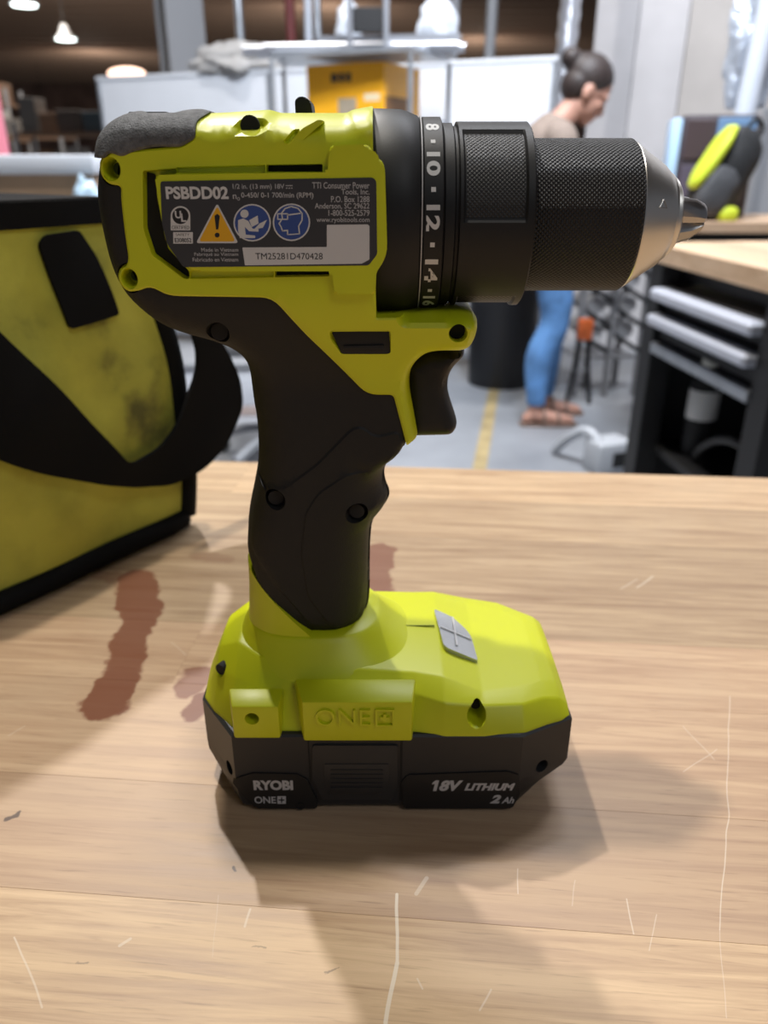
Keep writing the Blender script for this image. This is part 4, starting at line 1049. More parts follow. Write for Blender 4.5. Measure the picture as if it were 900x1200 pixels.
for i in range(len(tp)): bm.faces.new((v0[i], v0[(i+1) % len(tp)], v1[(i+1) % len(tp)], v1[i]))
bm_obj('top_flap', bm, M['webbing'], bag, BO, 30)
# strap and hook-and-loop tab, cut from flat webbing lying against the face
def bag_plate(nm, pts, out, th, m, r=.002, curve=None, smooth=40):
    w2 = [onplane(x, y, B_+bn*.004, bn) for x, y in pts]
    uv2 = [((B_-p).dot(bd), p.z-HB) for p in w2]; uv2 = rnd(uv2, r, 4)
    ol = resample(uv2, .004); mn, mx = ol.min(0), ol.max(0)
    gx, gz = np.meshgrid(np.arange(mn[0], mx[0], .006), np.arange(mn[1], mx[1], .006)); g = np.stack([gx.ravel(), gz.ravel()], 1); g = g[sdist(g, ol) > .003]
    V = np.concatenate([ol, g]) if len(g) else ol
    rr_ = delaunay_2d_cdt([Vector((float(a)*10, float(c)*10)) for a, c in V], [(k, (k+1) % len(ol)) for k in range(len(ol))], [], 0, 1e-5)
    rv = np.array([(v.x/10, v.y/10) for v in rr_[0]]); tri = np.array([f for f in rr_[2] if len(f) == 3]); tri = tri[sdist(rv[tri].mean(1), ol) > 0]
    vv = []
    for s_ in (0, 1):
        for u, w_ in rv:
            o_ = (out(u, w_) if callable(out) else out)+th*s_; p = bagpt(u, w_, o_); vv.append(Vector((p.x, p.y, HB+w_)))
    nv = len(rv); ff = [tuple(int(i) for i in t) for t in tri]+[tuple(int(i)+nv for i in t[::-1]) for t in tri]
    es = {(int(t[i]), int(t[(i+1) % 3])) for t in tri for i in range(3)}
    for a, c in es:
        if (c, a) not in es: ff.append((c, a, a+nv, c+nv))
    bm = bmesh.new(); bv = [bm.verts.new(v) for v in vv]
    for f in ff: bm.faces.new([bv[i] for i in f])
    return bm_obj(nm, bm, m, bag, BO, smooth)
bag_plate('hook_and_loop_tab', [(71, 287), (80, 276), (119, 270), (130, 300), (144, 370), (88, 387), (78, 330)], .0012, .0018, M['webbing'])
def strap_out(u, w_): return .004+.010*sstep((.03-u)/.05)+.002*math.sin(u*40)
bag_plate('strap', [(-60, 325), (0, 380), (139, 546), (173, 527), (191, 498), (200, 467), (209, 441), (212, 415), (205, 372), (180, 320), (165, 270), (185, 270), (205, 310), (222, 350), (236, 395), (249, 420), (257, 445), (259, 480), (243, 519), (217, 549), (186, 569), (150, 572), (108, 567), (43, 554), (0, 539), (-60, 505)], strap_out, .0022, M['webbing'], r=.006)
# back handle strap seen past the corner
bag_plate('side_strap', [(168, 372), (186, 380), (207, 432), (209, 446), (196, 452), (186, 420)], -.003, .0016, M['webbing'])

# ================================================================== SETTING
def struct(name, bm, m, smooth=None): return tag(bm_obj(name, bm, m, None, (0, 0, 0), smooth), kind='structure')
bm = bmesh.new(); add_box(bm, -30, 16, -4, 60, -.1, 0); struct('floor', bm, M['concrete'])
ceil_m = mat('rusty brown roof deck', (0.19, 0.12, 0.09), 0.85, var=.4, vscale=.8)
bm = bmesh.new(); add_box(bm, -30, 16, -4, 60, 6.3, 6.45); ceiling = struct('ceiling', bm, ceil_m)
me = box_mesh(-23, 23, -.06, .06, -.35, 0, 0); me.materials.append(mat('brown roof joist', (0.26, 0.18, 0.135), 0.8))
for i in range(34):
    o = bpy.data.objects.new('roof_joist', me); C.objects.link(o); o.parent = ceiling; o.location = (-7, 12+i*1.4, 6.3)
wall_m = mat('dark far wall', (0.16, 0.10, 0.08), 0.9, var=.4, vscale=.6)
bm = bmesh.new(); add_box(bm, -30, 16, 59.8, 60, 0, 6.3); struct('wall_far', bm, wall_m)
# painted plywood wall on the right, panel by panel
W0, W1 = P(686, 150, 5.3), P(960, 150, 4.5); W0.z = W1.z = 0
wd = (W1-W0); wl = 3.6; wd.normalize(); wn = Vector((wd.y, -wd.x, 0))
ang = math.atan2(wd.y, wd.x)
bm = bmesh.new(); add_box(bm, 0, wl, .02, .10, 0, 6.2); wr_ = bm_obj('wall_right', bm, mat('wall core', (0.40, 0.39, 0.37), .8), None, (0, 0, 0), None); wr_.location = W0; wr_.rotation_euler = (0, 0, ang); tag(wr_, kind='structure')
ply = [mat('whitewashed plywood '+str(i), c, .6, var=.10, vscale=3) for i, c in enumerate(((0.46, 0.45, 0.46), (0.43, 0.405, 0.385), (0.50, 0.49, 0.50)))]
x = 0; k = 0; random.seed(3)
while x < wl-.05:
    w_ = random.uniform(.22, .40); w_ = min(w_, wl-x)
    me = box_mesh(x+.003, x+w_-.003, -random.uniform(0, .008), .0195, 0, 6.1, .003); me.materials.append(ply[(k*2) % 3]); o = bpy.data.objects.new('wall_panel', me); C.objects.link(o); o.parent = wr_; x += w_; k += 1

# ---- white partition
pr, pl = P(652, 64, 4.4), P(116, 90, 5.4); pr.z = pl.z = 0
pd_ = (pr-pl); plen = pd_.length; pa_ = math.atan2(pd_.y, pd_.x)
part = thing('white_partition', 'long white panelled partition standing behind the drill', 'partition', pl, pa_)
def pt_local(px, Y=None):     # position along the partition of a picture column
    r = ray(px, 80); n = Vector((-math.sin(pa_), math.cos(pa_), 0)); t = (pl-Vector((0, 0, CH))).dot(n)/r.dot(n); q = Vector((0, 0, CH))+r*t
    return (q-pl).dot(pd_.normalized())
seams = [0, pt_local(315), pt_local(420), pt_local(527), plen]
PH = 1.59
for a, c in zip(seams[:-1], seams[1:]):
    bm = bmesh.new(); add_box(bm, a+.012, c-.012, -.015, .015, .08, PH-.02, .002); bm_obj('panel', bm, M['white_paint'], part)
for a in seams:
    bm = bmesh.new(); add_box(bm, a-.0115, a+.0115, -.02, .02, 0, PH-.0205, .002); bm_obj('post', bm, M['galv'], part)
bm = bmesh.new(); add_box(bm, -.012, plen+.012, -.022, .022, PH-.02, PH, .002); bm_obj('top_rail', bm, M['white_paint'], part)
bm = bmesh.new(); add_box(bm, .012, plen-.012, -.010, .010, .05, .0795, .002); bm_obj('bottom_rail', bm, M['galv'], part)

# ---- shelf rack in front of it, with the amber carton and tubes
fl, fr_ = P(318, 75, 3.95), P(481, 75, 3.72); bl_ = P(334, 75, 4.42); br_ = P(527, 75, 4.12)
rack = thing('shelf_rack', 'galvanised shelf rack in front of the white partition, carrying the amber box', 'rack', (fl.x, fl.y, 0))
RO = Vector((fl.x, fl.y, 0))
corners = [Vector((fl.x, fl.y, 0)), Vector((fr_.x, fr_.y, 0)), Vector((br_.x, br_.y, 0)), Vector((bl_.x, fl.y+.40, 0))]
for c in corners:
    tube('post', [c, c+Vector((0, 0, 1.53))], .011, M['galv'], rack, 8, origin=RO)
for z in (.35, .82, 1.27, 1.535):
    bm = bmesh.new(); v = [bm.verts.new((c.x, c.y, z+dz)) for dz in (0, .02) for c in corners]
    for f in ((3, 2, 1, 0), (4, 5, 6, 7), (0, 1, 5, 4), (1, 2, 6, 5), (2, 3, 7, 6), (3, 0, 4, 7)): bm.faces.new([v[i] for i in f])
    bm_obj('shelf', bm, M['galv'], rack, RO)
c0 = P(450, 78, 3.86)
amber = mat('amber printed carton', (0.86, 0.40, 0.012), 0.5)
crt = thing('amber_box', 'bright amber printed cardboard carton on the shelf rack', 'box', (c0.x, c0.y, 1.2905), math.radians(-27))
bm = bmesh.new(); add_box(bm, -.40, 0, 0, .38, 0, .222, .003); bm_obj('carton', bm, amber, crt)
def mark(nm, x0, x1, z0, z1, m, side='f'):
    bm = bmesh.new()
    if side == 'f': add_box(bm, x0, x1, -.0012, -.0001, z0, z1)
    else: add_box(bm, .0001, .0012, x0, x1, z0, z1)
    return bm_obj(nm, bm, m, crt)
dk = mat('dark print', (0.05, 0.04, 0.03), .6)
mark('printed_mark', -.27, -.235, .15, .185, dk); mark('printed_mark', -.228, -.20, .15, .185, dk); mark('printed_mark', -.193, -.165, .15, .185, dk)
mark('printed_picture', -.235, -.14, .01, .085, mat('grey print picture', (0.34, 0.28, 0.20), .6)); mark('printed_picture', -.10, -.02, .07, .10, mat('pale print', (0.75, 0.62, 0.40), .6))
mark('printed_side', .01, .27, .01, .09, mat('brown print', (0.22, 0.10, 0.03), .6), 's')

def crumple(name, label, cat, c, size, m, seed, group=None, amp=.25):
    bm = bmesh.new(); bmesh.ops.create_icosphere(bm, subdivisions=4, radius=1); base = min(v.co.z for v in bm.verts)
    for v in bm.verts:
        d = v.co.normalized(); q = 1+amp*noise.noise(d*2.2+Vector((seed, 0, 0)))+amp*.5*abs(noise.noise(d*6+Vector((0, seed, 0)))); p = d*q
        v.co = Vector((p.x*size[0], p.y*size[1], max(p.z, -.75)*size[2]))
    mn = min(v.co.z for v in bm.verts)
    for v in bm.verts: v.co.z -= mn
    o = bm_obj(name, bm, m, None, (0, 0, 0), 40); o.location = c; return tag(o, label, cat, group)
plastic = mat('milky plastic wrap', (0.62, 0.66, 0.72), 0.25, var=.15, vscale=20)
SZ = 1.556
# tubes lying along the top shelf
tr = P(536, 55, 4.0); tl = P(312, 62, 4.1)
for i, (dx, dy, r, l0, l1) in enumerate(((0, .0, .021, 0, 0), (0, .06, .021, -.1, .03), (0, .12, .021, .05, .0), (0, .18, .018, -.05, -.05))):
    a = Vector((tl.x+l0, 4.00+dy, SZ+r-.0005)); c = Vector((tr.x+l1, 3.90+dy, SZ+r-.0005))
    tag(tube('silver_tube', [a, c], r, M['steel'], None, 14), ['silver tube on the top shelf, nearest the camera', 'silver tube on the top shelf, second from the front', 'silver tube on the top shelf, third from the front', 'silver tube on the top shelf, farthest back'][i], 'tube', 'tubes lying on the top shelf')
a = Vector((tl.x+.25, 4.00, SZ+.042+.013)); c = Vector((tr.x+.01, 3.94, SZ+.042+.014))
tag(tube('aluminium_profile', [a, c], .017, M['steel'], None, 4), 'square aluminium bar lying across the silver tubes', 'bar')
crumple('wrapped_bundle', 'milky plastic wrapped bundle at the right end of the top shelf', 'bundle', (P(513, 45, 4.02).x, 4.06, SZ+.043), (.085, .05, .10), plastic, 3)
crumple('wrapped_roll', 'small plastic wrapped roll on the middle of the top shelf', 'roll', (P(408, 45, 4.05).x, 4.14, SZ+.043), (.055, .05, .10), plastic, 9)
# cloth over the partition top
cc0 = pl+pd_.normalized()*pt_local(272)
ob = crumple('folded_cover', 'crumpled pale cover draped over the top of the white partition', 'cover', (cc0.x, cc0.y, PH-.02), (.24, .06, .085), mat('pale cover', (0.42, 0.41, 0.40), .8), 5, amp=.5)
ob.rotation_euler = (0, 0, pa_)
# clamp frame standing on the top shelf
fx = P(432, 30, 4.0)
fm = thing('metal_stand', 'small black and silver metal frame standing on the top shelf', 'stand', (fx.x, 3.84, SZ))
for (x0, x1, z0, z1, m_) in ((-.09, -.065, 0, .20, 'steel'), (.065, .09, 0, .20, 'steel'), (-.12, .12, .20, .23, 'steel'), (-.064, .064, .06, .15, 'black_steel')):
    bm = bmesh.new(); add_box(bm, x0, x1, -.02, .02, z0+.0001, z1, .003); bm_obj('frame_bar' if m_ == 'steel' else 'frame_plate', bm, M[m_], fm)

# ---- column and poles behind the partition
cp = P(212, 40, 6.6)
colm = thing('steel_column', 'broad grey steel column rising behind the left of the white partition', 'column', (cp.x, cp.y, 0), math.radians(28))
for nm, a in (('flange', (-.14, .14, -.15, -.13)), ('flange', (-.14, .14, .13, .15)), ('web', (-.01, .01, -.1299, .1299))):
    bm = bmesh.new(); add_box(bm, *a, 0, 6.28, .004); bm_obj(nm, bm, M['grey_paint'] if nm == 'flange' else M['galv'], colm)
bm = bmesh.new(); add_box(bm, -.28, .28, -.26, .26, 0.0, .03, .004); 
for v in bm.verts: pass
bm.free()
red = mat('dull red paint', (0.16, 0.03, 0.03), .5)
wpl = mat('white plastic pipe', (0.55, 0.60, 0.68), .35)
for px, py, top, r, m_, lab_ in ((284, 6.3, 3.0, .028, M['galv'], 'thin grey pole right of the broad steel column'), (346, 6.2, 3.2, .035, red, 'dull red pole behind the shelf rack'), (358, 5.9, 3.2, .026, wpl, 'white pole just right of the dull red pole'), (373, 6.3, 2.6, .026, M['galv'], 'grey pole right of the white pole'),
    (530, 6.4, 3.0, .030, M['grey_paint'], 'grey pole behind the right end of the shelf rack'), (571, 6.4, 3.2, .040, M['grey_paint'], 'thick grey pole above the right of the partition')):
    p = P(px, 45, py); tag(tube('pole', [(p.x, p.y, 0), (p.x+random.uniform(-.05, .05), p.y, top)], r, m_, None, 10), lab_, 'pole')
# foil duct beside the wall
p = P(667, 40, 4.95); bm = bmesh.new(); pts = []; rs = []
for i in range(90):
    z = i*.045; pts.append((p.x+.01*math.sin(z*3), p.y, z)); rs.append(.050+(.008 if i % 2 else 0)+.006*noise.noise(Vector((z*4, 0, 0))))
add_tube(bm, pts, .08, 18, True, rs)
tag(bm_obj('foil_duct', bm, mat('crinkled foil', (0.62, 0.64, 0.70), .28, .8, bump=1, bscale=30, bdist=.01), None, (0, 0, 0), 40), 'silver crinkled foil duct standing beside the plywood wall', 'duct')

# ---- black waste bin
bp_ = G(584, 446, 0); bo = Vector((bp_.x, bp_.y-.04, 0))
bn_ = thing('waste_bin', 'black round waste bin behind the person in jeans', 'bin', bo)
def ringlathe(nm, prof, c, m, parent, n=32, smooth=35):
    bm = bmesh.new(); R2 = [[bm.verts.new((c[0]+r*math.cos(2*PI*k/n), c[1]+r*math.sin(2*PI*k/n), z)) for k in range(n)] for r, z in prof]
    for i in range(len(R2)-1):
        for k in range(n): bm.faces.new((R2[i][k], R2[i][(k+1) % n], R2[i+1][(k+1) % n], R2[i+1][k]))
    bm.faces.new(R2[0][::-1]); bm.faces.new(R2[-1]); return bm_obj(nm, bm, m, parent, (c[0], c[1], 0) if parent is None else parent.location, smooth)
binm = mat('black bin plastic', (0.010, 0.010, 0.012), .5)
ringlathe('bin_body', [(.165, 0), (.172, .01), (.195, .68), (.185, .68), (.165, .03), (.001, .03)], bo, binm, bn_)
ringlathe('bin_rim', [(.186, .679), (.206, .681), (.208, .70), (.198, .712), (.186, .70)], bo, binm, bn_)
# ---- yellow floor line
a, c = G(562, 548, 0), G(580, 450, 0); d = (c-a); e_ = c+d*.6; a_ = a-d*1.2; w_ = Vector((.028, 0, 0)); bm = bmesh.new()
v = [bm.verts.new(q+Vector((0, 0, z))) for z in (.0002, .0012) for q in (a_-w_, a_+w_, c+w_, c-w_)]
for f in ((3, 2, 1, 0), (4, 5, 6, 7), (0, 1, 5, 4), (1, 2, 6, 5), (2, 3, 7, 6), (3, 0, 4, 7)): bm.faces.new([v[i] for i in f])
tag(bm_obj('floor_tape', bm, mat('worn yellow floor tape', (0.36, 0.28, 0.14), .6, var=.3, vscale=8), None, (0, 0, 0), None), 'worn yellow tape line on the concrete floor', 'tape')

# ================================================================== RIGHT WORKBENCH
rb0 = Vector((.690, 2.02, 0)); rbd = Vector((.739-.690, 1.52-2.02, 0)).normalized(); ra = math.atan2(rbd.y, rbd.x)  # local +x runs toward the camera
rb = thing('drawer_workbench', 'black steel workbench with wooden top and silver drawer fronts, right side', 'workbench', rb0, ra)
# local x: 0 at far corner .. 0.9 near ; local y positive = to the right (away from aisle)
RW = .70; RL = .82
M['pull'] = mat('pale drawer pull', (0.60, 0.63, 0.72), .4, .3)
random.seed(5)
yy = 0
while yy < RW-.01:
    w_ = .07
    me = box_mesh(-.08, RL, yy+.0002, yy+w_-.0002, HB-.042, HB, .001); me.materials.append(M['bench_wood2']); o = bpy.data.objects.new('plank', me); C.objects.link(o); o.parent = rb; yy += w_
def rbox(nm, a, m, bev=.002, parent=rb):
    bm = bmesh.new(); add_box(bm, *a, bev); return bm_obj(nm, bm, m, parent, (0, 0, 0) if parent is rb else (0, 0, 0))
for x in (-.05, .50):
    for y in (.005, RW-.065): rbox('leg', (x, x+.07, y, y+.06, 0, HB-.0425), M['black_steel'])
rbox('top_frame', (-.05, .57, .066, .10, HB-.085, HB-.0425), M['black_steel'])
rbox('end_panel', (-.05, -.035, .066, RW-.066, .1, HB-.09), M['black_steel'])
rbox('back_panel', (.021, .499, RW-.03, RW-.02, .1, HB-.09), M['black_steel'])
for z0, z1 in ((HB-.150, HB-.095), (HB-.225, HB-.158)):
    d_ = rbox('drawer', (.024, .496, .02, .50, z0, z1), M['black_steel'])
    rbox('drawer_pull', (.020, .4985, -.022, .0195, z1-.032, z1-.004), M['pull'], .007, d_)
rbox('tray_front', (.022, .498, .0, .018, HB-.262, HB-.236), M['galv'])
rbox('lower_shelf', (-.034, .499, .051, .64, .38, .40), M['black_steel'])
rbox('stretcher', (.021, .499, .02, .05, .12, .16), M['black_steel'])
# things on the lower shelf
RBM = Matrix.Translation(rb0) @ Matrix.Rotation(ra, 4, 'Z')
def bottle_part(nm, prof, m, parent):
    bm = bmesh.new(); n = 24; R2 = [[bm.verts.new((r*math.cos(2*PI*k/n), r*math.sin(2*PI*k/n), z)) for k in range(n)] for r, z in prof]
    for i in range(len(R2)-1):
        for k in range(n): bm.faces.new((R2[i][k], R2[i][(k+1) % n], R2[i+1][(k+1) % n], R2[i+1][k]))
    bm.faces.new(R2[0][::-1]); bm.faces.new(R2[-1]); return bm_obj(nm, bm, m, parent)
q = RBM @ Vector((.10, .13, .4003))
sb = thing('spray_bottle', 'dark bottle with white label and cap under the silver drawer fronts', 'bottle', q)
bottle_part('bottle_body', [(.034, 0), (.038, .004), (.038, .19), (.032, .21), (.014, .225), (.014, .235)], M['black_plastic'], sb)
bottle_part('bottle_label', [(.0383, .10), (.0388, .101), (.0388, .175), (.0383, .176)], mat('white bottle label', (0.70, 0.70, 0.68), .4), sb)
bottle_part('bottle_cap', [(.018, .2352), (.020, .24), (.020, .268), (.012, .278)], mat('pale cap', (0.62, 0.62, 0.56), .4), sb)
hosem = mat('grey black hose', (0.045, 0.045, 0.048), .4)
def onshelf(pts): return [RBM @ Vector(p) for p in spline(pts, 8)]
tag(tube('hose', onshelf([(.16, .10, .412), (.19, .10, .45), (.25, .11, .49), (.33, .12, .50), (.40, .13, .46), (.42, .15, .412)]), .011, hosem, None, 8), 'grey black hose arching up from the lower shelf of the drawer workbench', 'hose')
tag(tube('hose', onshelf([(.14, .25, .409), (.20, .25, .43), (.28, .25, .47), (.36, .25, .44), (.45, .25, .409)]), .008, hosem, None, 8), 'lower thin hose lying behind the arching hose', 'hose')
q = RBM @ Vector((.30, .20, .4003)); cn = thing('orange_funnel', 'small orange funnel on the lower shelf under the arching hose', 'funnel', q)
org = mat('orange plastic', (0.75, 0.16, 0.04), .45)
bottle_part('funnel_cone', [(.045, .008), (.020, .055), (.008, .075), (.007, .10)], org, cn); bottle_part('funnel_rim', [(.05, 0), (.05, .0078)], org, cn)

# grey power box near the aisle
gz = G(738, 548, 0); gb = thing('power_box', 'pale grey box with a dark socket on the floor beyond the drawer workbench', 'box', (gz.x-.10, gz.y-.02, 0), math.radians(20))
lg = mat('pale grey plastic', (0.42, 0.44, 0.47), .45)
bm = bmesh.new(); add_box(bm, -.08, .07, -.06, .06, 0, .13, .015, 3); bm_obj('box_body', bm, lg, gb)
bm = bmesh.new(); add_box(bm, -.02, .045, -.066, -.0601, .03, .09, .002); bm_obj('socket', bm, M['void'], gb)
bm = bmesh.new(); add_tube(bm, spline([(-.05, 0, .12), (-.07, .06, .15), (-.09, .14, .10), (-.10, .22, .02)]), .020, 8); bm_obj('conduit', bm, lg, gb)

# ================================================================== PARTS RACK behind the person
chm = mat('grey metal', (0.26, 0.26, 0.27), .4, .3); chs = mat('black shell', (0.014, 0.014, 0.016), .5)
cb = G(706, 470, 0)
prk = thing('roll_rack', 'black rack of pale grey rolls standing between the person and the drawer workbench', 'rack', (cb.x+.01, cb.y+.22, 0), math.radians(10))
for x in (-.17, .0, .17): 
    for y in (-.12, .12): 
        bm = bmesh.new(); add_box(bm, x-.014, x+.014, y-.014, y+.014, 0, .84, .002); bm_obj('post', bm, chm, prk)
for k in range(5):
    z = .28+k*.125
    for x in (-.085, .085):
        tube('bar', [(x-.07, -.135, z+.035), (x+.07, -.135, z-.045)], .012, chs, prk, 8)
        bm = bmesh.new(); add_tube(bm, [(x, -.10, z+.055), (x, .10, z+.055)], .045, 16); bm_obj('grey_roll', bm, mat('pale grey roll', (0.33, 0.33, 0.34), .6) if 'pale grey roll' not in bpy.data.materials else bpy.data.materials['pale grey roll'], prk)
bm = bmesh.new(); add_box(bm, -.156, .156, -.1059, .1059, .19, .205, .002); bm_obj('shelf', bm, chm, prk)
op = P(686, 384, 3.72)
tg2 = thing('folding_stool', 'low folding stool with an orange handle beside the chair stack', 'stool', (op.x, op.y, 0))
bm = bmesh.new(); add_box(bm, -.033, .033, -.03, .03, .33, .43, .01, 2); bm_obj('orange_handle', bm, org, tg2)
for sx in (-1, 1):
    tube('leg', [(sx*.015, 0, .335), (sx*.07, .04*sx, 0)], .012, chs, tg2, 8)
tube('crossbar', [(-.045, -.02, .18), (.045, .02, .18)], .008, chm, tg2, 8)

# ================================================================== BACK BENCH on the right with pack and instrument
bb = thing('back_workbench', 'wooden topped black workbench farther back carrying the backpack', 'workbench', (1.65, 3.1, 0), math.radians(-4))
for i in range(5):
    me = box_mesh(-.72, .75, -.30+i*.1+.0003, -.2+i*.1-.0003, HB-.035, HB, .001); me.materials.append(M['bench_wood2']); o = bpy.data.objects.new('plank', me); C.objects.link(o); o.parent = bb
for a in ((-.70, .73, -.27, -.25, HB-.14, HB-.0355), (-.70, .73, .15, .17, HB-.14, HB-.0355)):
    bm = bmesh.new(); add_box(bm, *a, .002); bm_obj('apron', bm, M['black_steel'], bb)
for x in (-.50, .67):
    for y in (-.245, .085):
        bm = bmesh.new(); add_box(bm, x, x+.06, y, y+.06, 0, HB-.0355, .002); bm_obj('leg', bm, M['black_steel'], bb)
bm = bmesh.new(); add_box(bm, -.435, .66, -.18, .14, .3, .32, .002); bm_obj('lower_shelf', bm, M['black_steel'], bb)
# instrument case
p = P(822, 180, 3.22)
ic = thing('instrument_case', 'dark instrument case with a pale blue side behind the backpack', 'case', (p.x, p.y-.03, HB+.0002), math.radians(-14))
bm = bmesh.new(); add_box(bm, -.10, .16, -.09, .12, 0, .345, .006, 2); bm_obj('case_body', bm, mat('dark purple grey case', (0.045, 0.035, 0.045), .5), ic)
bm = bmesh.new(); add_box(bm, -.135, -.1005, -.095, .12, 0, .335, .006, 2); bm_obj('side_cover', bm, mat('pale blue plastic', (0.45, 0.66, 0.92), .4), ic)
bm = bmesh.new(); add_box(bm, .02, .15, -.096, -.0905, .26, .335, .002); bm_obj('blue_panel', bm, mat('mid blue plastic', (0.16, 0.28, 0.46), .4), ic)
bm = bmesh.new(); add_box(bm, -.085, .01, -.096, -.0905, .20, .33, .002); bm_obj('screen', bm, mat('dim screen', (0.07, 0.05, 0.055), .3), ic)
bm = bmesh.new(); add_box(bm, -.085, .12, -.094, -.0905, .04, .18, .002); bm_obj('control_panel', bm, mat('purple grey panel', (0.10, 0.085, 0.12), .4), ic)
# backpack : leaning rounded pack
p = P(842, 215, 2.98)
bk = thing('backpack', 'black backpack with lime stripe slumped on the back workbench', 'backpack', (p.x, p.y, HB+.0003), 0)
def pack(nm, sx, sy, sz, cx, cy, cz, tilt, m, cut=None):
    bm = bmesh.new(); bmesh.ops.create_icosphere(bm, subdivisions=4, radius=1)
    mt = Matrix.Translation((cx, cy, cz)) @ Matrix.Rotation(tilt, 4, 'Y')
    for v in bm.verts:
        c = v.co; e = .72; q = Vector([math.copysign(abs(k)**e, k) for k in c]); q *= 1/max(1, q.length*.82)
        q += q*.06*noise.noise(q*3); v.co = mt @ Vector((q.x*sx, q.y*sy, q.z*sz))
    for v in bm.verts: v.co.z = max(v.co.z, 0)
    return bm_obj(nm, bm, m, bk, (0, 0, 0), 60)
bkm = mat('black nylon', (0.018, 0.019, 0.021), .7, var=.3, vscale=30); lim = mat('lime fabric', (0.52, 0.62, 0.03), .6)
pack('pack_body', .085, .075, .165, .01, 0, .145, math.radians(24), bkm)
pack('lime_side', .022, .062, .115, -.048, -.030, .205, math.radians(30), lim)
pack('front_pocket', .060, .040, .085, -.03, -.062, .095, math.radians(24), mat('grey nylon', (0.06, 0.062, 0.068), .7))
pack('lime_foot', .035, .03, .028, .02, -.07, .02, 0, lim)
tube('carry_loop', spline([(.065, 0, .29), (.09, -.01, .325), (.12, 0, .30), (.115, .01, .26)]), .008, bkm, bk, 8)
crumple('foil_wrap', 'crumpled silver foil sheet hanging high on the right wall', 'foil', (P(872, 120, 3.9).x, 3.9, P(872, 128, 3.9).z), (.10, .06, .30), mat('crumpled foil', (0.55, 0.60, 0.68), .3, .6, bump=1, bscale=25, bdist=.01), 21, amp=.4)
p = P(893, 90, 3.7)
tag(tube('white_post', [(p.x-.10, p.y+.05, 0), (p.x+.05, p.y+.05, 2.6)], .045, wpl, None, 14), 'leaning white post at the right edge beside the foil', 'post')
p = P(893, 200, 3.55)
tag(box('grey_cabinet', p.x+.09, p.x+.5, p.y-.05, p.y+.30, 0, 1.33, M['grey_paint'], None, .006), 'grey cabinet behind the right end of the back workbench', 'cabinet')

# ================================================================== LEFT BACKGROUND
tbl = thing('side_table', 'side table behind the tool bag carrying the white lidded crate', 'table', (-1.25, 2.35, 0))
bm = bmesh.new(); add_box(bm, -.6, .52, -.3, .3, HB-.03, HB, .002); bm_obj('table_top', bm, M['white_paint'], tbl)
for x in (-.55, .43):
    for y in (-.26, .22):
        bm = bmesh.new(); add_box(bm, x, x+.04, y, y+.04, 0, HB-.0305, .002); bm_obj('leg', bm, M['grey_paint'], tbl)
p = P(112, 200, 2.12)
cr = thing('lidded_crate', 'wide tan crate with a white lid behind the tool bag', 'crate', (p.x, 2.12, HB+.0002), math.radians(3))
bm = bmesh.new(); add_box(bm, -.78, -.01, .0, .30, 0, .160, .003); bm_obj('crate_body', bm, mat('tan fibreboard', (0.40, 0.27, 0.17), .7, var=.15, vscale=9), cr)
bm = bmesh.new(); add_box(bm, -.79, 0, -.01, .31, .1601, .205, .006, 2); bm_obj('crate_lid', bm, M['white_paint'], cr)
crumple('plastic_bag', 'crumpled pale blue plastic bag beside the white lidded crate', 'bag', (p.x-.01, 2.06, HB+.0002), (.040, .035, .085), mat('pale blue plastic film', (0.52, 0.70, 0.85), .3), 12)
p = P(3, 150, 2.75); tag(tube('pink_post', [(p.x-.02, p.y, 0), (p.x-.03, p.y, 1.40)], .035, mat('pink paint', (0.70, 0.22, 0.28), .5), None, 12), 'pink post at the left edge behind the crate', 'post')
# glowing lamp above the partition end
p = P(148, 86, 6.0)
wl_ = thing('work_lamp', 'lit work lamp glowing behind the left end of the partition', 'lamp', (p.x, p.y, 0))
glow = mat('lit lamp glass', (1, .8, .7), .4, emit=(1, .62, .42), estr=3.0)
bm = bmesh.new(); bmesh.ops.create_uvsphere(bm, u_segments=20, v_segments=10, radius=1)
for v in bm.verts: v.co = Vector((v.co.x*.13, v.co.y*.04, v.co.z*.04+p.z))
bm_obj('lamp_glass', bm, glow, wl_)
tube('stand', [(0, .02, 0), (0, .02, p.z-.052)], .02, M['black_steel'], wl_, 8)
# hanging high bay lamps
def bay(px, py, Y, label):
    q = P(px, py, Y); t = thing('high_bay_lamp', label, 'lamp', q, 0, 'high bay lamps under the roof')
    n_ = 24; prof = [(.04, .34), (.10, .30), (.16, .12), (.30, -.02), (.31, -.04), (.28, -.03), (.05, .02)]
    bm = bmesh.new(); R2 = [[bm.verts.new((r*math.cos(2*PI*k/n_), r*math.sin(2*PI*k/n_), z)) for k in range(n_)] for r, z in prof]
    for i in range(len(R2)-1):
        for k in range(n_): bm.faces.new((R2[i][k], R2[i][(k+1) % n_], R2[i+1][(k+1) % n_], R2[i+1][k]))
    bm.faces.new(R2[0][::-1]); bm_obj('lamp_shade', bm, mat('lamp aluminium', (0.5, 0.52, 0.55), .4, .6), t)
    bm = bmesh.new(); add_tube(bm, [(0, 0, -.035), (0, 0, -.06)], .26, 20); bm_obj('lamp_glass', bm, mat('lit lens', (1, 1, 1), .4, emit=(.9, 1, .97), estr=7), t)
    tube('suspension_rod', [(0, 0, .34), (0, 0, 6.3-q.z-.001)], .015, M['black_steel'], t, 6)
bay(77, 44, 25, 'high bay lamp hanging from the brown roof at upper left')
bay(54, 148, 48, 'small distant high bay lamp low on the left')
bay(28, 3, 20, 'high bay lamp cut by the top edge, upper left')
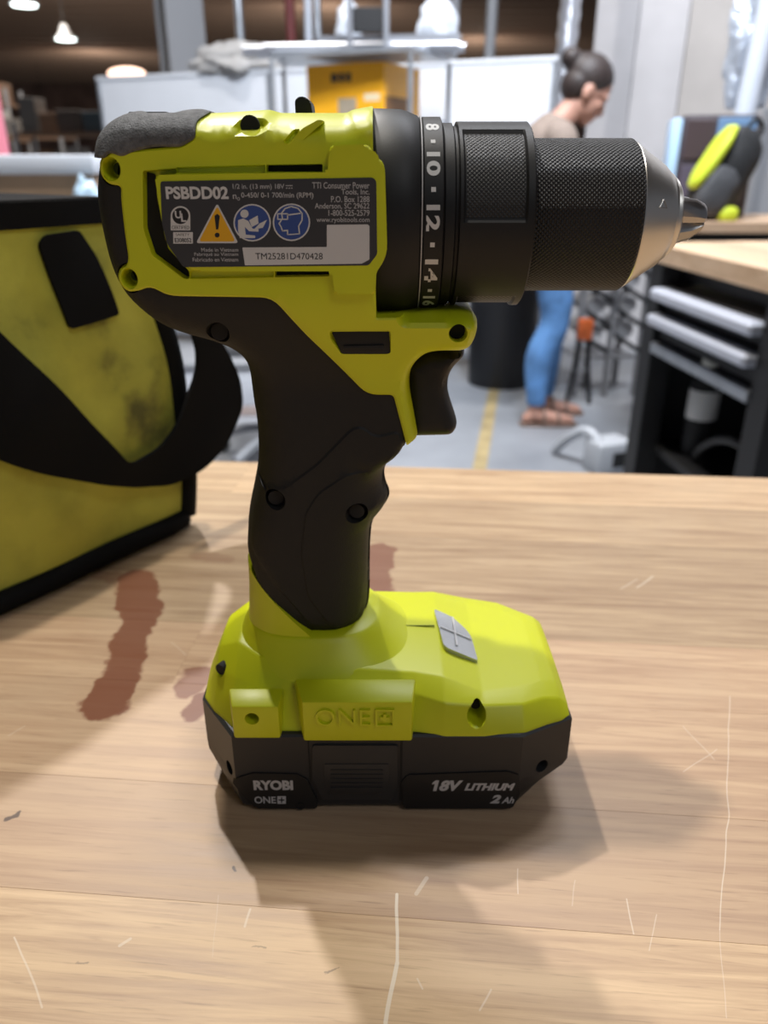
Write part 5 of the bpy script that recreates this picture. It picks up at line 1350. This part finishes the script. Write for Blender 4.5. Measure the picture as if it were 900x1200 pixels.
# distant pallet racks
rackc = [mat('rack goods '+str(i), c, .7) for i, c in enumerate(((0.16, 0.15, 0.14), (0.07, 0.10, 0.12), (0.22, 0.13, 0.08), (0.30, 0.29, 0.28), (0.10, 0.08, 0.07)))]
random.seed(21)
cnames = ['grey', 'dark blue', 'brown', 'pale', 'dark brown']
for i, (px, Y, H_) in enumerate(((20, 17, 2.0), (80, 15, 1.75), (-30, 19, 2.6))):
    p = P(px, 170, Y); t = thing('pallet_rack', ['distant pallet rack of mixed cartons at far left', 'distant low pallet rack nearer the partition end', 'tall distant pallet rack cut by the left edge'][i], 'rack', (p.x, p.y, 0), 0)
    for x in (-.9, .9):
        for y in (0, .8): tube('upright', [(x, y, 0), (x, y, H_)], .04, M['grey_paint'], t, 4)
    for z in [.15+.7*k for k in range(int(H_/.7)+1)]:
        if z > H_: continue
        bm = bmesh.new(); add_box(bm, -.93, .93, 0, .8, z, z+.06); bm_obj('beam_deck', bm, rackc[2], t)
        x = -.8; nth = 0
        while x < .7:
            w_ = random.uniform(.2, .45); h_ = random.uniform(.25, .55)
            ci = random.randrange(5); nth += 1
            lb = '%s carton, %s from left, %s shelf, %s' % (cnames[ci], ('first', 'second', 'third', 'fourth', 'fifth', 'sixth', 'seventh')[nth-1], ('lowest', 'second', 'third', 'fourth')[int((z-.1)/.7)], ('far left rack', 'rack by the partition', 'tall edge rack')[i])
            tag(box('carton', p.x+x, p.x+min(x+w_, .85), p.y+.1, p.y+.6, z+.0602, z+.06+h_, rackc[ci], None, .005), lb, 'box', 'cartons on the distant pallet racks'); x += w_+.05
# low white tub and chair leg seen between bag and grip
g0 = G(265, 488, 0)
tub = thing('storage_tub', 'low white storage tub on the floor seen behind the drill handle', 'tub', (g0.x, g0.y, 0), math.radians(4))
bm = bmesh.new(); add_box(bm, -.25, .35, 0, .35, 0.0, .045, .004); bm_obj('tub_base', bm, mat('dusty pink plastic', (0.50, 0.40, 0.36), .6), tub)
bm = bmesh.new(); add_box(bm, -.25, .35, .002, .348, .0452, .235, .01, 2); bm_obj('tub_body', bm, M['white_paint'], tub)
bm = bmesh.new(); add_box(bm, -.27, .37, -.015, .365, .2352, .26, .006, 2); bm_obj('tub_lid', bm, M['grey_paint'], tub)
hz = G(298, 560, 0)
ofc = thing('office_chair', 'grey office chair base beside the white storage tub', 'chair', (hz.x+.10, hz.y+.22, 0))
for k in range(5):
    a = 2*PI*k/5+.35; d = Vector((math.cos(a), math.sin(a), 0))
    tube('leg', spline([d*.03+Vector((0, 0, .13)), d*.16+Vector((0, 0, .115)), d*.29+Vector((0, 0, .075))], 5), .018, M['grey_paint'], ofc, 8, rs=None)
    bm = bmesh.new(); s_ = Vector((-d.y, d.x, 0)); add_tube(bm, [d*.29+s_*.02+Vector((0, 0, .028)), d*.29-s_*.02+Vector((0, 0, .028))], .028, 16); bm_obj('caster', bm, M['black_steel'], ofc)
tube('pillar', [(0, 0, .10), (0, 0, .46)], .025, chm, ofc, 12)
bm = bmesh.new(); add_box(bm, -.23, .23, -.22, .22, .4602, .54, .03, 3); bm_obj('seat', bm, mat('grey seat fabric', (0.20, 0.205, 0.21), .85), ofc)

# ================================================================== PERSON
def limb(ch):
    """one smooth tapering closed tube through the joints, rounded at both ends"""
    P_ = [Vector(p) for p, r in ch]; R_ = [r if isinstance(r, tuple) else (r, r) for p, r in ch]
    pts, rs = [], []
    for i in range(len(P_)-1):
        a = P_[max(i-1, 0)]; b = P_[i]; c = P_[i+1]; d = P_[min(i+2, len(P_)-1)]
        for k in range(5):
            t = k/5; pts.append(.5*(2*b+(c-a)*t+(2*a-5*b+4*c-d)*t*t+(3*b-a-3*c+d)*t**3)); q = t*t*(3-2*t); rs.append(tuple(R_[i][m]+(R_[i+1][m]-R_[i][m])*q for m in (0, 1)))
    pts.append(P_[-1]); rs.append(R_[-1])
    d0 = (pts[0]-pts[1]).normalized(); d1 = (pts[-1]-pts[-2]).normalized()
    for f in (.45, .8, .97): pts.insert(0, P_[0]+d0*min(R_[0])*f); rs.insert(0, tuple(r*math.sqrt(1-f*f) for r in R_[0]))
    for f in (.45, .8, .97): pts.append(P_[-1]+d1*min(R_[-1])*f); rs.append(tuple(r*math.sqrt(1-f*f) for r in R_[-1]))
    bm = bmesh.new(); rings = []; n = 20
    for i, p in enumerate(pts):
        d = (pts[min(i+1, len(pts)-1)]-pts[max(i-1, 0)]).normalized()
        ref = Vector((1, 0, 0)) if abs(d.x) < .8 else Vector((0, 0, 1))
        a = (ref-d*ref.dot(d)).normalized(); b = d.cross(a); rx, ry = rs[i]
        rings.append([bm.verts.new(p+a*rx*math.cos(2*PI*k/n)+b*ry*math.sin(2*PI*k/n)) for k in range(n)])
    for i in range(len(rings)-1):
        a0 = rings[i]; b0 = rings[i+1]
        o_ = min(range(n), key=lambda s_: (a0[0].co-b0[s_].co).length)
        for k in range(n): bm.faces.new((a0[k], a0[(k+1) % n], b0[(k+1+o_) % n], b0[(k+o_) % n]))
    bm.faces.new(rings[0][::-1]); bm.faces.new(rings[-1]); bmesh.ops.recalc_face_normals(bm, faces=bm.faces[:])
    me = bpy.data.meshes.new('limb'); bm.to_mesh(me); bm.free(); return me
def skin_meshes(chains): return [limb(c) for c in chains]
def fuse(meshes, voxel, smooth_it=4):
    bm = bmesh.new()
    for me in meshes: bm.from_mesh(me); bpy.data.meshes.remove(me)
    me = bpy.data.meshes.new('fz'); bm.to_mesh(me); bm.free(); o = bpy.data.objects.new('fz', me); C.objects.link(o)
    r_ = o.modifiers.new('r', 'REMESH'); r_.mode = 'VOXEL'; r_.voxel_size = voxel; s_ = o.modifiers.new('sm', 'SMOOTH'); s_.iterations = smooth_it; s_.factor = .5
    bpy.context.view_layer.update(); dg = bpy.context.evaluated_depsgraph_get(); new = bpy.data.meshes.new_from_object(o.evaluated_get(dg))
    bpy.data.objects.remove(o); bpy.data.meshes.remove(me); return new
def blob(c, r, rot=None, sub=3):
    bm = bmesh.new(); bmesh.ops.create_icosphere(bm, subdivisions=sub, radius=1); mt = Matrix.Translation(c) @ (rot or Matrix()) @ Matrix.Diagonal((*r, 1))
    bmesh.ops.transform(bm, matrix=mt, verts=bm.verts[:]); bmesh.ops.recalc_face_normals(bm, faces=bm.faces[:]); me = bpy.data.meshes.new('b'); bm.to_mesh(me); bm.free(); return me
PO = Vector((.715, 3.50, 0))
per = thing('person', 'person in taupe top, blue jeans and sandals, hair in a bun, looking down', 'person', PO)
def pv(x, y, z): return Vector((x, y, z))   # x forward (to the right in the picture), y away
hipL, hipR = pv(-.02, -.09, .86), pv(-.02, .09, .86)
pel = pv(-.02, 0, .92)
body = [[(pv(-.035, 0, .88), (.115, .165)), (pel, (.112, .160)), (pv(-.03, 0, 1.03), (.100, .135)), (pv(-.045, 0, 1.13), (.108, .150)), (pv(-.045, 0, 1.23), (.100, .165)), (pv(-.025, 0, 1.275), (.075, .12)), (pv(.005, 0, 1.315), (.052, .055)), (pv(.045, 0, 1.36), (.050, .050)), (pv(.08, 0, 1.41), (.050, .050))]]
legs = []
for s_, kx_, ax_ in ((-1, .035, -.02), (1, .075, .055)):
    legs.append([(pv(-.03, s_*.08, .90), .095), (pv(-.02, s_*.085, .81), .088), (pv(kx_*.7, s_*.09, .64), .068), (pv(kx_, s_*.09, .48), .054), (pv(ax_+.0, s_*.09, .33), .052), (pv(ax_, s_*.09, .12), .034), (pv(ax_+.0, s_*.09, .06), .032)])
feet = []
for s_, ax_ in ((-1, -.02), (1, .055)):
    feet.append([(pv(ax_, s_*.09, .12), .034), (pv(ax_, s_*.09, .06), .032), (pv(ax_+.04, s_*.09, .045), .032), (pv(ax_+.11, s_*.09, .032), .030), (pv(ax_+.17, s_*.09, .026), .020)])
    feet.append([(pv(ax_, s_*.09, .06), .032), (pv(ax_-.035, s_*.09, .036), .026)])
arms = []; fing = []; palms = []
for s_ in (-1, 1):
    sh = pv(-.02, s_*.165, 1.245); el = pv(.07, s_*.20, 1.02); wr = pv(.28, s_*.12, .985); pm = pv(.34, s_*.105, .975)
    arms.append([(pv(-.03, s_*.09, 1.245), .055), (sh, .052), (pv(.01, s_*.195, 1.13), .042), (el, .036), (pv(.18, s_*.16, 1.0), .033), (wr, .023), (pv(.30, s_*.115, .983), .022)])
    palms.append(blob(pv(.318, s_*.110, .978), (.046, .040, .015)))
    for k, (ln, off) in enumerate(((.066, -.028), (.074, -.010), (.070, .010), (.056, .027))):
        b0 = pm+pv(.0, off, 0); fing.append([(b0-pv(.02, 0, 0), .010), (b0+pv(.03, off*.15, -.004), .0085), (b0+pv(.03+ln*.5, off*.2, -.018), .0078), (b0+pv(.03+ln*.85, off*.22, -.040), .0065)])
    fing.append([(wr+pv(.01, -s_*.012, 0), .012), (wr+pv(.035, -s_*.040, -.008), .011), (wr+pv(.065, -s_*.052, -.018), .0095), (wr+pv(.088, -s_*.050, -.030), .0075)])
tilt = Matrix.Rotation(math.radians(33), 4, 'Y')       # head bowed forward
HC = pv(.105, 0, 1.435)
def hp_(x, y, z): return HC + (tilt @ Vector((x, y, z)))
head = [blob(hp_(-.008, 0, .020), (.098, .076, .098), tilt), blob(hp_(.028, 0, -.045), (.064, .060, .072), tilt), blob(hp_(.062, 0, -.098), (.026, .030, .024), tilt),
        blob(hp_(.090, 0, -.030), (.020, .015, .034), tilt @ Matrix.Rotation(math.radians(-18), 4, 'Y')), blob(hp_(.104, 0, -.046), (.013, .016, .011), tilt),
        blob(hp_(.084, 0, -.074), (.012, .024, .008), tilt), blob(hp_(.082, 0, -.086), (.012, .021, .008), tilt), blob(hp_(.078, 0, .008), (.018, .056, .012), tilt),
        blob(hp_(.066, -.034, -.030), (.020, .022, .018), tilt), blob(hp_(.066, .034, -.030), (.020, .022, .018), tilt)]
for s_ in (-1, 1): head += [blob(hp_(-.006, s_*.077, -.022), (.020, .010, .032), tilt)]
body_me = fuse(skin_meshes(body+legs+feet+arms+fing) + palms + head, .0062, 5)
skin = mat('skin', (0.50, 0.27, 0.20), .5)
_link('body', body_me, skin, per, Vector(), 80)
def shrink_cloth(nm, chains, m, extra=(), voxel=.009, keep=None):
    me = fuse(skin_meshes(chains)+list(extra), voxel, 6)
    if keep:
        bm = bmesh.new(); bm.from_mesh(me)
        for pt, no in keep: bmesh.ops.bisect_plane(bm, geom=bm.verts[:]+bm.edges[:]+bm.faces[:], plane_co=pt, plane_no=no, clear_outer=True)
        bm.to_mesh(me); bm.free()
    return _link(nm, me, m, per, Vector(), 80)
grow = lambda ch, g: [[(p, (r[0]+g, r[1]+g) if isinstance(r, tuple) else r+g) for p, r in c] for c in ch]
denim = mat('blue denim', (0.10, 0.24, 0.50), .8, var=.35, vscale=9)
jl = [[(p, r) for p, r in c[:-1]] for c in legs]
shrink_cloth('jeans', grow(jl, .013)+grow([body[0][:3]], .012), denim, keep=[(Vector((0, 0, .99)), Vector((0, 0, 1))), (Vector((0, 0, .105)), Vector((0, 0, -1)))])
top_m = mat('taupe knit', (0.235, 0.185, 0.155), .85)
sl_ch = [[(pv(-.03, s_*.09, 1.245), .055), (pv(-.02, s_*.165, 1.245), .052), (pv(.005, s_*.19, 1.15), .044), (pv(.015, s_*.197, 1.11), .042)] for s_ in (-1, 1)]
shrink_cloth('top', grow([body[0][1:7]]+sl_ch, .012), top_m, keep=[(Vector((.0, 0, 1.325)), Vector((.45, 0, 1))), (Vector((0, 0, .94)), Vector((0, 0, -1)))])
hairm = mat('dark brown hair', (0.030, 0.020, 0.018), .55, var=.4, vscale=60)
hair = fuse([blob(hp_(-.018, 0, .034), (.103, .083, .096), tilt), blob(hp_(-.045, 0, -.010), (.070, .078, .075), tilt), blob(hp_(-.125, 0, .050), (.045, .046, .042), tilt), blob(hp_(-.080, 0, .050), (.05, .05, .05), tilt)], .006, 3)
bm = bmesh.new(); bm.from_mesh(hair); bmesh.ops.bisect_plane(bm, geom=bm.verts[:]+bm.edges[:]+bm.faces[:], plane_co=hp_(.058, 0, .04), plane_no=(tilt @ Vector((1, 0, -.55, 0)).to_3d()) if False else (tilt.to_3x3() @ Vector((1, 0, -.5))), clear_outer=True)
bmesh.ops.holes_fill(bm, edges=[e for e in bm.edges if e.is_boundary]); bm.to_mesh(hair); bm.free(); _link('hair', hair, hairm, per, Vector(), 60)
for s_ in (-1, 1):
    _link('eye', blob(hp_(.083, s_*.032, -.018), (.007, .013, .006), tilt, 2), mat('eye', (0.05, 0.03, 0.03), .3) if s_ < 0 else bpy.data.materials['eye'], per, Vector(), 60)
sandal = mat('tan sandal leather', (0.20, 0.13, 0.10), .6)
for s_, ax_ in ((-1, -.02), (1, .055)):
    bm = bmesh.new(); pts = [(-.07, -.03), (-.02, -.036), (.08, -.042), (.17, -.042), (.205, -.015), (.20, .02), (.16, .038), (.05, .034), (-.03, .034), (-.07, .025)]
    lo = [bm.verts.new((ax_+x, s_*.09+y, 0)) for x, y in pts]; hi = [bm.verts.new((ax_+x, s_*.09+y, .014)) for x, y in pts]
    bm.faces.new(lo[::-1]); bm.faces.new(hi)
    for i in range(len(pts)): bm.faces.new((lo[i], lo[(i+1) % len(pts)], hi[(i+1) % len(pts)], hi[i]))
    sdl = bm_obj('sandal', bm, sandal, per)
    for xx, h_ in ((.04, .085), (.11, .066)):
        tube('sandal_strap', spline([(ax_+xx, s_*.09-.040, .010), (ax_+xx, s_*.09-.034, h_*.7), (ax_+xx, s_*.09, h_), (ax_+xx, s_*.09+.034, h_*.7), (ax_+xx, s_*.09+.040, .010)], 5), .008, sandal, sdl, 6)

per.scale = (.96, .96, .96)
